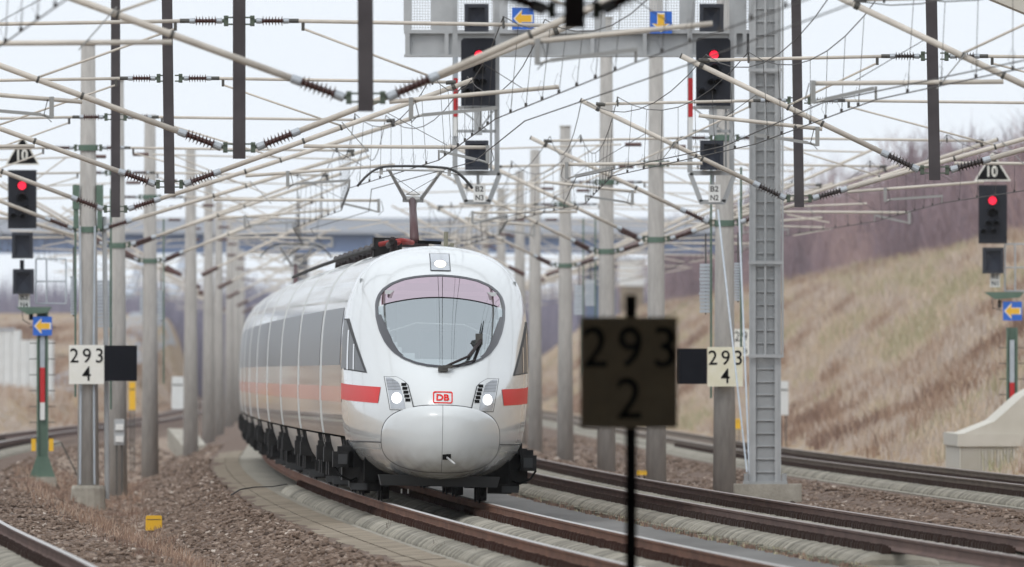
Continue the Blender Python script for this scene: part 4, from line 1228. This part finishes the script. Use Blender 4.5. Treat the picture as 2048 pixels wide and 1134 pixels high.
def plate(root, px0, px1, py0, py1, d, lines, colour='white_paint'):
    a = at(px0, py1, d); b = at(px1, py0, d)
    m = MB(); m.box(a.x, b.x, d, d+.02, a.z, b.z); m.build('number_plate', colour, root)
    n = len(lines); h = (b.z-a.z)/n
    for k, t in enumerate(lines):
        text_part(t, ((a.x+b.x)/2, d-.004, b.z - h*(k+.5)), h*.62, (b.x-a.x)*.66, 'ink', root, 'lettering', .01)
def hanging_signal(name_label, px, d, code, off):
    """signal on a hanging ladder frame; px is the head's centre column"""
    x = lambda q: px + q
    root = thing('hanging_signal', at(px, 90, d), name_label, 'railway signal', 'signals hanging from the gantry')
    for q in (-46, 38):
        m = MB(); gb(m, x(q-5), x(q+5), -60, 345, d, .08, .3); m.build('frame_rail', 'galvanized', root)
    m = MB(); gb(m, x(24), x(28), 180, 345, d, .04, .32); m.build('frame_rod', 'galvanized_dark', root)
    for py in (130, 215, 262):
        m = MB(); gb(m, x(-42), x(35), py-3, py+3, d, .04, .3); m.build('crossbar', 'galvanized', root)
    m = MB(); gb(m, x(-8), x(8), 215, 270, d, .1, .1); m.build('head_support', 'galvanized', root)
    m = MB(); gb(m, x(-3), x(3), 341, 375, d, .06, .1); m.build('plate_support', 'galvanized_dark', root)
    # tapering foot of the frame
    m = MB(); w_ = 9
    P_ = lambda q, py: at(x(q), py, d + .2)
    for (a, b) in (((-46, 346), (44, 346)), ((-46, 346), (-24, 404)), ((44, 346), (22, 404)), ((-27, 404), (25, 404))):
        m.beam(P_(*a), P_(*b), .1, .09)
    m.build('frame_foot', 'galvanized', root)
    m = MB(); m.beam(P_(-40, 215), P_(20, 262), .03, .03); m.beam(P_(36, 215), P_(0, 262), .03, .03); m.build('cross_brace', 'galvanized', root)
    # head
    m = MB(); a = at(x(-34), 212, d); b = at(x(35), 76, d); c = .05
    m.prism([(a.x, a.z), (b.x, a.z), (b.x, b.z-c), (b.x-c, b.z), (a.x+c, b.z), (a.x, b.z-c)], d, d+.12); m.build('backboard', 'signal_black', root)
    L = [(2, 110, .11, 1), (2, 139, .11, 0), (-4, 164, .075, 0), (10, 164, .075, 0), (-22, 183, .07, 0), (0, 183, .07, 0)]
    for q, py, r, lit in L:
        p = at(x(q), py, d); p.y = d
        m = MB(); m.disc((p.x, d-.02, p.z), r*.78, d-.001); le = m.build('lens', 'red_lamp' if lit else 'ink', root)
        m = MB(); hood(m, (p.x, d, p.z), r*1.1); m.build('lamp_hood', 'signal_black', le)
    screen(root, x(-27), x(21), 8, 63, d); screen(root, x(-26), x(21), 281, 340, d)
    plate(root, x(-9), x(15), 369, 404, d-.02, code)
    for py0, py1, mt in ((114, 155, 'weight_plate'), (156, 233, 'red_paint'), (234, 272, 'white_paint')):
        m = MB(); gb(m, x(-49), x(-40), py0, py1, d, .02, .27); m.build('mast_sign_panel', mt, root)
    return root
hanging_signal('left signal hanging from the gantry above the train, plate reading B2 N3', 956, 412.0, ('B2', 'N3'), 0)
hanging_signal('right signal hanging from the gantry by its column, plate reading B2 N2', 1426, 412.0, ('B2', 'N2'), 0)
def arrow_board(px, py, w_, d, direction, label):
    c = at(px, py, d); s_ = w_ * d / F / 2
    root = thing('arrow_sign', c, label, 'arrow sign', 'blue boards with yellow arrows')
    m = MB(); m.box(c.x-s_, c.x+s_, d, d+.02, c.z-s_, c.z+s_); m.build('board', 'blue_sign', root)
    def arrow(k, y, name, mt):
        P_ = [(-.85, 0), (-.08, .82), (-.18, .34), (.85, .34), (.85, -.34), (-.18, -.34), (-.08, -.82)]
        P_ = [(a*k, b*k) for a, b in P_]
        if direction == 'down': P_ = [(b, a) for a, b in P_][::-1]
        m = MB(); m.add([(c.x+a*s_, d-y, c.z+b*s_) for a, b in P_], [tuple(range(7))]); m.build(name, mt, root)
    arrow(1.04, .004, 'arrow_edge', 'board_white'); arrow(.88, .008, 'arrow', 'arrow_yellow')
arrow_board(1046, 37, 44, GD+.4, 'left', 'blue left arrow board on the gantry above the train')
arrow_board(1322, 45, 44, GD+.4, 'down', 'blue board with yellow arrow pointing down on the gantry')

def post_signal(label, hx, post_x, d, code, top, tri_py, gzv):
    """colour light signal on a green post; hx head centre, top = photo row of the head's upper edge"""
    T = lambda py: top + py
    g = gzv
    root = thing('post_signal', (at(post_x, 0, d).x, d, g), label, 'railway signal', 'signals on green posts')
    pz = at(post_x, T(285), d).z; pxx = at(post_x, 0, d).x
    m = MB(); m.box(pxx-.13, pxx-.09, d-.1, d+.1, g, pz); m.box(pxx+.09, pxx+.13, d-.1, d+.1, g, pz); m.box(pxx-.09, pxx+.09, d, d+.02, g, pz)
    m.build('post', 'green_paint', root)
    m = MB(); m.prism([(pxx-.3, g), (pxx+.3, g), (pxx+.13, g+.5), (pxx-.13, g+.5)], d-.12, d+.12); m.build('post_foot', 'green_paint', root)
    for py0, py1, mt in ((310, 395, 'weight_plate'), (395, 465, 'red_paint'), (465, 500, 'white_paint')):
        m = MB(); a = at(0, T(py1), d).z; b = at(0, T(py0), d).z; m.box(pxx-.055, pxx+.055, d-.06, d-.04, a, b); m.build('mast_sign_panel', mt, root)
    z = g + .9
    while z < pz - .3:
        m = MB(); m.box(pxx-.3, pxx+.3, d+.05, d+.075, z, z+.02); m.build('step_iron', 'fitting', root); z += .36
    a = at(hx-28, T(117), d); b = at(hx+29, T(0), d)
    m = MB(); m.box(a.x, b.x, d-.06, d+.06, a.z, b.z); m.build('backboard', 'signal_black', root)
    for q, py, r, lit in ((0, 31, .12, 1), (0, 56, .12, 0), (-8, 76, .075, 0), (8, 76, .075, 0), (-18, 92, .07, 0), (2, 92, .07, 0)):
        p = at(hx+q, T(py), d)
        m = MB(); m.disc((p.x, d-.085, p.z), r*.78, d-.061); le = m.build('lens', 'red_lamp' if lit else 'ink', root)
        m = MB(); hood(m, (p.x, d-.06, p.z), r*1.1); m.build('lamp_hood', 'signal_black', le)
    screen(root, hx-20, hx+22, T(125), T(177), d)
    return root, T, d, pxx
def platform(root, px0, px1, py, d, dirx):
    m = MB(); c = at((px0+px1)/2, py, d); a, b = at(px0, py, d), at(px1, py, d)
    m.prism([(a.x, a.z), (b.x, b.z), (b.x-.1, b.z-.13), (a.x+.25, a.z-.17)], d-.2, d+.2); m.build('bracket_arm', 'green_paint', root)
def cage(root, px0, px1, py0, py1, d):
    m = MB()
    for px in (px0, (px0*.65+px1*.35), px1): m.tube(at(px, py0, d+.3), at(px, py1, d+.3), .018, n=6)
    for py in (py0, (py0+py1)/2, py1): m.tube(at(px0, py, d+.3), at(px1, py, d+.3), .018, n=6)
    m.build('railing', 'weight_plate', root)
def triangle(root, cx, py0, py1, hw, d):
    a = at(cx-hw, py1, d); b = at(cx+hw, py1, d); c = at(cx, py0, d)
    m = MB(); m.prism([(a.x, a.z), (b.x, b.z), (c.x, c.z)], d-.02, d+.02); m.build('triangle_border', 'board_white', root)
    k = .86; g = Vector(((a.x+b.x+c.x)/3, 0, (a.z+b.z+c.z)/3))
    m = MB(); m.prism([(g.x+(p.x-g.x)*k, g.z+(p.z-g.z)*k) for p in (a, b, c)], d-.026, d-.0205); m.build('triangle_field', 'ink', root)
    h = (c.z-a.z)
    text_part('10', (c.x, d-.03, a.z+h*.33), h*.38, h*.34, 'board_white', root, 'lettering', .02)
sd = 494.0
rt, T, d, px_ = post_signal('red signal on green post at left edge below a triangular ten sign', 44, 85, sd, None, 340, 0, ground_z(at(85, 0, sd).x, sd)+.12)
screen(rt, 26, 68, 538, 588, d)
plate(rt, 37, 60, 587, 617, d-.02, ('B2', 'N4'))
platform(rt, 32, 104, 614, d, 1); cage(rt, 72, 132, 518, 607, d); triangle(rt, 45, 268, 330, 35, d)
m = MB(); m.tube(at(44, 520, d), at(44, 540, d), .05, n=8); m.tube(at(62, 620, d), at(62, 640, d), .05, n=8); m.build('neck', 'signal_black', rt)
m = MB(); m.path([at(44, 618, d), at(46, 640, d), at(60, 648, d)], .012, 5); m.build('cable', 'wire', rt)
fz = rt.location.z
m = MB(); m.box(px_-.32, px_+.32, d-.35, d+.35, fz-.4, fz+.03); m.build('foundation', 'concrete', rt)
for s in (-1, 1):
    m = MB(); m.box(px_+s*.2-.05, px_+s*.2+.05, d-.12, d+.02, fz+.62, fz+.90); m.build('junction_box', 'yellow_paint', rt)
m = MB(); m.path([(px_+.14, d+.1, fz+.75), (px_+.42, d+.1, fz+.82), (px_+.8, d+.1, fz+.05)], .018, 6); m.build('stay_bar', 'fitting', rt)
arrow_board(85, 652, 38, sd-.14, 'left', 'blue left arrow board on the left green signal post')
rt, T, d, px_ = post_signal('red signal on green post at right edge below a triangular ten sign', 1985, 2024, sd+8, None, 370, 0, .2)
plate(rt, 1980, 2000, 545, 574, d-.02, ('B2', 'N1'))
platform(rt, 1968, 2048, 584, d, 1); cage(rt, 2010, 2068, 488, 582, d); triangle(rt, 1985, 303, 362, 37, d)
m = MB(); m.path([at(1984, 600, d), at(1986, 616, d), at(2004, 621, d)], .012, 5); m.tube(at(1999, 600, d), at(1999, 616, d), .04, n=8); m.build('cable', 'wire', rt)
arrow_board(2025, 622, 38, sd+8-.14, 'left', 'blue left arrow board on the right green signal post')

# ------------------------------------------------------------------ kilometre boards
def km_board(px0, px1, py0, py1, d, lines, colour, label, ext=None, ink='ink', bold=0.004):
    a = at(px0, py1, d); b = at(px1, py0, d)
    root = thing('kilometre_board', ((a.x+b.x)/2, d, a.z), label, 'kilometre board', 'kilometre boards')
    m = MB(); m.box(a.x, b.x, d, d+.015, a.z, b.z); m.build('board', colour, root)
    h = b.z-a.z; w_ = b.x-a.x
    text_part(lines[0], ((a.x+b.x)/2, d-.006, b.z-h*.27), h*.37, w_*.94, ink, root, 'numerals', bold, 1.3)
    text_part(lines[1], ((a.x+b.x)/2, d-.006, a.z+h*.27), h*.37, w_*.25, ink, root, 'numerals', bold)
    if ext:
        p, q = at(ext[0], ext[3], d), at(ext[1], ext[2], d)
        m = MB(); m.box(p.x, q.x, d+.02, d+.05, p.z, q.z); m.build('black_panel', 'board_black', root)
        m = MB(); m.box(min(a.x, p.x), max(b.x, q.x), d+.052, d+.08, (a.z+b.z)/2-.03, (a.z+b.z)/2+.03); m.build('mounting_bar', 'galvanized', root)
    return root
km_board(138, 208, 690, 768, 448.6, ('293', '4'), 'board_white', 'white board reading 293 4 on the left concrete mast', (209, 274, 691, 762))
km_board(1415, 1486, 694, 773, 429.6, ('293', '4'), 'board_cream', 'cream board reading 293 4 on the right concrete mast', (1353, 1414, 697, 768))
nb = km_board(1161, 1355, 634, 856, 164.0, ('293', '2'), 'board_old', 'large dark board reading 293 2 on a thin post in the foreground', None)
m = MB(); c = at(1262, 0, 164).x
m.box(c-.042, c+.042, 164.016, 164.06, ground_z(c, 164)-.3, at(0, 590, 164).z); m.build('post', 'ink', nb)
bb = km_board(1468, 1510, 658, 712, 560.0, ('293', '6'), 'board_white', 'small pale kilometre board half hidden behind the gantry column', None)
m = MB(); c = at(1505, 0, 560).x; m.tube((c, 560.1, ground_z(c, 560)-.2), (c, 560.1, at(0, 500, 560).z), .06, n=8); m.build('post', 'green_paint', bb)

# ------------------------------------------------------------------ tension weights, boxes, small things
def weights(px0, px1, py0, py1, d, label, n=14, rod=True):
    a = at(px0, py1, d); b = at(px1, py0, d); h = (b.z-a.z)/n
    root = thing('tension_weight', ((a.x+b.x)/2, d, a.z), label, 'tension weight', 'stacks of tension weights')
    for k in range(n):
        m = MB(); j = random.uniform(-.012, .012)
        m.box(a.x+j, b.x+j, d-.15, d+.15, a.z+h*k+.006, a.z+h*(k+1)-.006); m.build('weight_disc', 'weight_plate', root)
    m = MB(); cx = b.x-.02; m.tube((cx, d-.18, a.z-1.7), (cx, d-.18, b.z+1.9), .022, n=6); m.build('guide_rod', 'green_paint', root)
    m = MB(); cx = (a.x+b.x)/2; m.tube((cx, d, a.z-.03), (cx, d, b.z+.6), .015, n=6); m.build('weight_rod', 'fitting', root)
weights(141, 153, 552, 630, 451, 'weight stack half hidden at the left of the thick left mast')
weights(194, 224, 560, 655, 452, 'tall weight stack just right of the thick left mast')
weights(1399, 1424, 527, 626, 434, 'weight stack left of the mast with the cream board')
weights(1468, 1484, 525, 602, 434, 'weight stack between that mast and the gantry column')
weights(280, 293, 580, 630, 580, 'far weight stack left of the slim lone left mast', 8)
weights(315, 329, 580, 640, 580, 'far weight stack right of the slim lone left mast', 8)
weights(1148, 1168, 570, 630, 620, 'far weight stack left of the dark board, lower one', 8)
weights(1170, 1192, 560, 612, 622, 'far weight stack left of the dark board, higher one', 8)

def small_box(name, px0, px1, py0, py1, d, dep, mt, label, cat, leg=True, group=None):
    a = at(px0, py1, d); b = at(px1, py0, d); g = ground_z((a.x+b.x)/2, d)
    root = thing(name, ((a.x+b.x)/2, d, min(g, a.z)), label, cat, group)
    c = (b.x-a.x)*.08
    m = MB(); m.prism([(a.x+c*.3, a.z), (b.x-c*.3, a.z), (b.x, a.z+c), (b.x-c*.2, b.z-c), (b.x-c, b.z), (a.x+c, b.z), (a.x+c*.2, b.z-c), (a.x, a.z+c)], d, d+dep); m.build('housing', mt, root)
    m = MB(); m.box(a.x+c, b.x-c, d-.006, d-.001, a.z+(b.z-a.z)*.72, a.z+(b.z-a.z)*.76); m.build('lid_edge', 'fitting', root)
    if leg:
        for x in (a.x*.75+b.x*.25, a.x*.25+b.x*.75):
            m = MB(); m.box(x-.02, x+.02, d+dep*.3, d+dep*.5, min(g, a.z)-.15, a.z); m.build('foot', 'fitting', root)
    return root
small_box('track_box', 291, 324, 1031, 1061, 385, .25, 'yellow_paint', 'yellow box on the ground left of the train', 'yellow box')
small_box('track_marker', 170, 189, 1056, 1068, 360, .15, 'yellow_paint', 'small yellow topped marker near the shiny left rail', 'marker')
small_box('equipment_cabinet', 343, 367, 753, 818, 700, .4, 'hut_white', 'white cabinet between the masts left of the train', 'cabinet', False)
small_box('bollard', 258, 271, 764, 820, 640, .1, 'yellow_paint', 'yellow post behind the black board on the left', 'post', True)
small_box('equipment_cabinet', 1557, 1577, 762, 830, 640, .3, 'hut_white', 'white cabinet just right of the gantry column', 'cabinet', True)
small_box('track_box', 1466, 1482, 838, 858, 640, .2, 'yellow_paint', 'yellow box behind the cream board mast', 'yellow box')
small_box('track_box', 1272, 1294, 941, 950, 470, .2, 'yellow_paint', 'low yellow box right of the dark board post', 'yellow box')
r = small_box('relay_box', 228, 249, 838, 890, 504, .2, 'galvanized', 'grey meter boxes strapped to a concrete mast', 'meter box')
m = MB(); gb(m, 231, 247, 848, 860, 504, .05, -.06); gb(m, 231, 247, 872, 884, 504, .05, -.06); m.build('cover', 'white_paint', r)
# rail contact boxes beside the dark track
small_box('rail_sensor', 1180, 1222, 957, 966, 455, .3, 'weight_plate', 'flat pale sensor box on the dark railed track', 'rail sensor', False)

# sloped concrete slab near the left track
m = MB(); pts = [(335, 856), (388, 860), (412, 889), (368, 895)]
vs = []
for (px, py), dd in zip(pts, (700, 700, 690, 690)):
    p = at(px, py, dd); vs.append(p)
m.add([v for v in vs] + [v - Vector((0, 0, .6)) for v in vs], [(0,1,2,3),(7,6,5,4),(0,4,5,1),(1,5,6,2),(2,6,7,3),(3,7,4,0)])
o = m.build('concrete_slab', 'concrete'); tag(o, 'slanted concrete slab on the ballast left of the train', 'slab')

# right abutment
ad = 484.0
a0 = at(1917, 940, ad); a1x = at(2300, 0, ad).x
ab = thing('concrete_abutment', (a0.x, ad, a0.z), 'sloping concrete abutment beside the far right track', 'abutment')
zt0, zt1 = at(0, 893, ad).z, at(0, 868, ad).z
m = MB(); m.box(a0.x+.03, a1x, ad+.05, ad+16, a0.z-.5, zt0); m.build('wall', 'fascia', ab)
x = a0.x + .03
while x < a0.x + 2.4:
    m = MB(); m.box(x, x+.035, ad, ad+.049, a0.z-.3, zt0); m.build('rib', 'fascia', ab); x += .07
m = MB(); m.box(a0.x-.02, a1x, ad-.04, ad+16, zt0+.001, zt1); m.build('coping', 'fascia', ab)
m = MB(); A_ = at(1925, 868, ad); B_ = at(1990, 842, ad); C_ = at(2048, 790, ad); E_ = at(2300, 640, ad)
prof = [(A_.x, zt1+.001), (B_.x, B_.z), (C_.x, C_.z), (E_.x, E_.z), (E_.x, zt1+.001)]
m.prism(prof, ad+.0, ad+9.9); m.build('sloping_top', 'fascia', ab)

# ------------------------------------------------------------------ far things: bridge, hut, walls, road
BD = 1350.0
br = thing('road_bridge', (at(1000, 0, BD).x, BD, 0), 'dark blue girder bridge crossing the whole line far behind the train', 'bridge')
zb, zt = at(0, 503, BD).z, at(0, 468, BD).z
m = MB(); m.box(-62, 40, BD, BD+.4, zb, zt); m.box(-62, 40, BD-.3, BD+.6, zb-.12, zb); m.build('girder', 'bridge_blue_hazed', br)
m = MB(); m.box(-62, 40, BD-.5, BD+12, zt+.01, zt+.35); m.build('deck', 'bridge_pale_hazed', br)
m = MB(); m.box(-62, 40, BD-.4, BD-.3, zt+.36, zt+1.0); m.build('parapet', 'bridge_pale_hazed', br)
x = -60
while x < 40:
    m = MB(); m.box(x, x+.3, BD-.2, BD-.01, zb, zt); m.build('girder_rib', 'bridge_blue_hazed', br); x += 3.4
for px in (600, 1187):
    c = at(px, 0, BD).x
    m = MB(); m.box(c-.45, c+.45, BD+2, BD+9, -1, zb); m.build('pier', 'bridge_blue_hazed', br)
for px0, px1, py1 in ((290, 258, 592), (372, 345, 592)):
    p, q = at(px0, 505, BD+1), at(px1, py1, BD-8)
    m = MB(); m.beam(p, q, .5, .3); m.build('abutment_stair', 'bridge_pale_hazed', br)
p = at(1203, 0, BD).x
m = MB(); m.box(p, p+.9, BD+3, BD+8, -1, zb); m.build('pier', 'bridge_pale_hazed', br)
# hut seen under the bridge
hd = 1800.0
a, b = at(1238, 572, hd), at(1290, 516, hd)
ht = thing('trackside_hut', ((a.x+b.x)/2, hd, ground_z((a.x+b.x)/2, hd)), 'small white hut seen between the right hand masts', 'hut')
m = MB(); m.box(a.x, b.x, hd, hd+3, a.z-.0, b.z-.15); m.build('wall', 'hut_white', ht)
m = MB(); m.box(a.x-.08, b.x+.08, hd-.1, hd+3.1, b.z-.149, b.z); m.build('roof', 'bridge_pale_hazed', ht)
m = MB(); m.box(a.x+.1, b.x-.1, hd+.1, hd+2.9, ground_z((a.x+b.x)/2, hd)-.3, a.z); m.build('plinth', 'concrete_ledge', ht)
# pale panelled building at the left edge
wd_ = 1000.0
a, b = at(-60, 786, wd_), at(97, 680, wd_)
wl = thing('trackside_building', ((a.x+b.x)/2, wd_, a.z), 'pale grey panelled low building at the far left edge', 'building')
x = a.x
k = 0
while x < b.x - .1:
    h = b.z if k < 20 else b.z-.4
    m = MB(); m.box(x, x+.36, wd_+.02*(k % 2), wd_+4, a.z-.8, b.z + (.45 if at(0, 0, wd_).x*0 + x < at(28, 0, wd_).x else 0)); m.build('wall_panel', 'hut_white', wl); x += .38; k += 1
m = MB(); m.box(a.x, b.x+.06, wd_-.05, wd_+4.1, b.z+.46, b.z+.56) if False else m.box(a.x, at(26, 0, wd_).x, wd_-.06, wd_+4.1, b.z+.451, b.z+.56); m.build('roof_edge', 'bridge_pale_hazed', wl)
# service road climbing behind the left masts
m = MB(); rows = []
for k in range(30):
    f = k/29; d = 1080 + 700*f
    xc = T0(d) - interp([(0, 6.5), (1, 6.0)], f); hw = 1.5
    rows.append([(xc+q, d, ground_z(xc+q, d) + .12) for q in (-hw, -hw/2, 0, hw/2, hw)])
m.grid(rows); o = m.build('service_road', 'road_grey'); tag(o, 'grey service road climbing beyond the left masts', None, kind='structure')

# dry weeds standing before the ledge
for k, (px, py, h) in enumerate(((777, 1068, 40), (868, 1100, 32), (885, 1105, 30), (964, 1122, 36))):
    dd = F*1.98*1.0/(py-HZ) * 1.17
    p = at(px, py, dd); p.z = ground_z(p.x, dd)
    m = MB()
    for j in range(5):
        q = p + Vector((random.uniform(-.03, .03), random.uniform(-.1, .1), 0)); t = q + Vector((random.uniform(-.07, .07), 0, h*dd/F*random.uniform(.6, 1)))
        m.path([q, (q+t)/2 + Vector((random.uniform(-.02, .02), 0, 0)), t], [.004, .003, .0015], 4)
    o = m.build('dry_weed', 'bush_twig'); tag(o, ['thin dry weed nearest the train beside the concrete edge', 'thin dry weed second from the train beside the concrete edge', 'bushy dry weed third from the train beside the concrete edge', 'thin dry weed farthest right beside the concrete edge'][k], 'weed', 'dry weeds at the concrete edge')
# black cable lying on the ledge
m = MB(); dd = [(462, 990, 357), (480, 979, 358), (510, 974, 359), (545, 973, 359), (575, 968, 359)]
m.path([at(a, b, c) for a, b, c in dd], .012, 6); o = m.build('cable', 'wire'); tag(o, 'black cable arching over the concrete edge left of the train', 'cable')

# ------------------------------------------------------------------ bridge overhead that shades the foreground
ov = thing('overpass', (0, 100, 7.4), 'concrete overpass whose pale edge shows in the upper right corner', 'overpass')
m = MB(); m.box(-26, 30, -60, 192, 7.6, 8.6); m.build('deck', 'concrete', ov)
for x in (-22, 26):
    for y in range(-50, 192, 30):
        m = MB(); m.box(x-.5, x+.5, y-.5, y+.5, -1.5, 7.6); m.build('pier', 'concrete', ov)
# light concrete fascia of the skewed wing, its lower edge dropping to the right
q = [at(1925, -28, 296), at(1985, -1, 296), at(2048, 25, 296), at(2230, 105, 296), at(2230, -260, 296), at(1925, -260, 296)]
m = MB(); m.prism([(p.x, p.z) for p in q], 296, 297.2); m.build('fascia_panel', 'fascia', ov)

# ------------------------------------------------------------------ haze
m = MB(); m.box(-400, 400, -100, 2600, -12, 60)
hz = m.mesh('haze', [], False); hz.materials.clear()
hm = bpy.data.materials.new('haze'); hm.use_nodes = True
n = hm.node_tree.nodes; n.clear()
pv = n.new('ShaderNodeVolumePrincipled'); pv.inputs['Color'].default_value = (.93, .95, 1, 1); pv.inputs['Density'].default_value = .00005; pv.inputs['Anisotropy'].default_value = .2
oo = n.new('ShaderNodeOutputMaterial'); hm.node_tree.links.new(pv.outputs[0], oo.inputs['Volume'])
hz.materials.append(hm)
ho = bpy.data.objects.new('haze', hz); COL.objects.link(ho); tag(ho, 'pale winter haze over the far tracks', None, kind='stuff')
SC.cycles.volume_bounces = 1
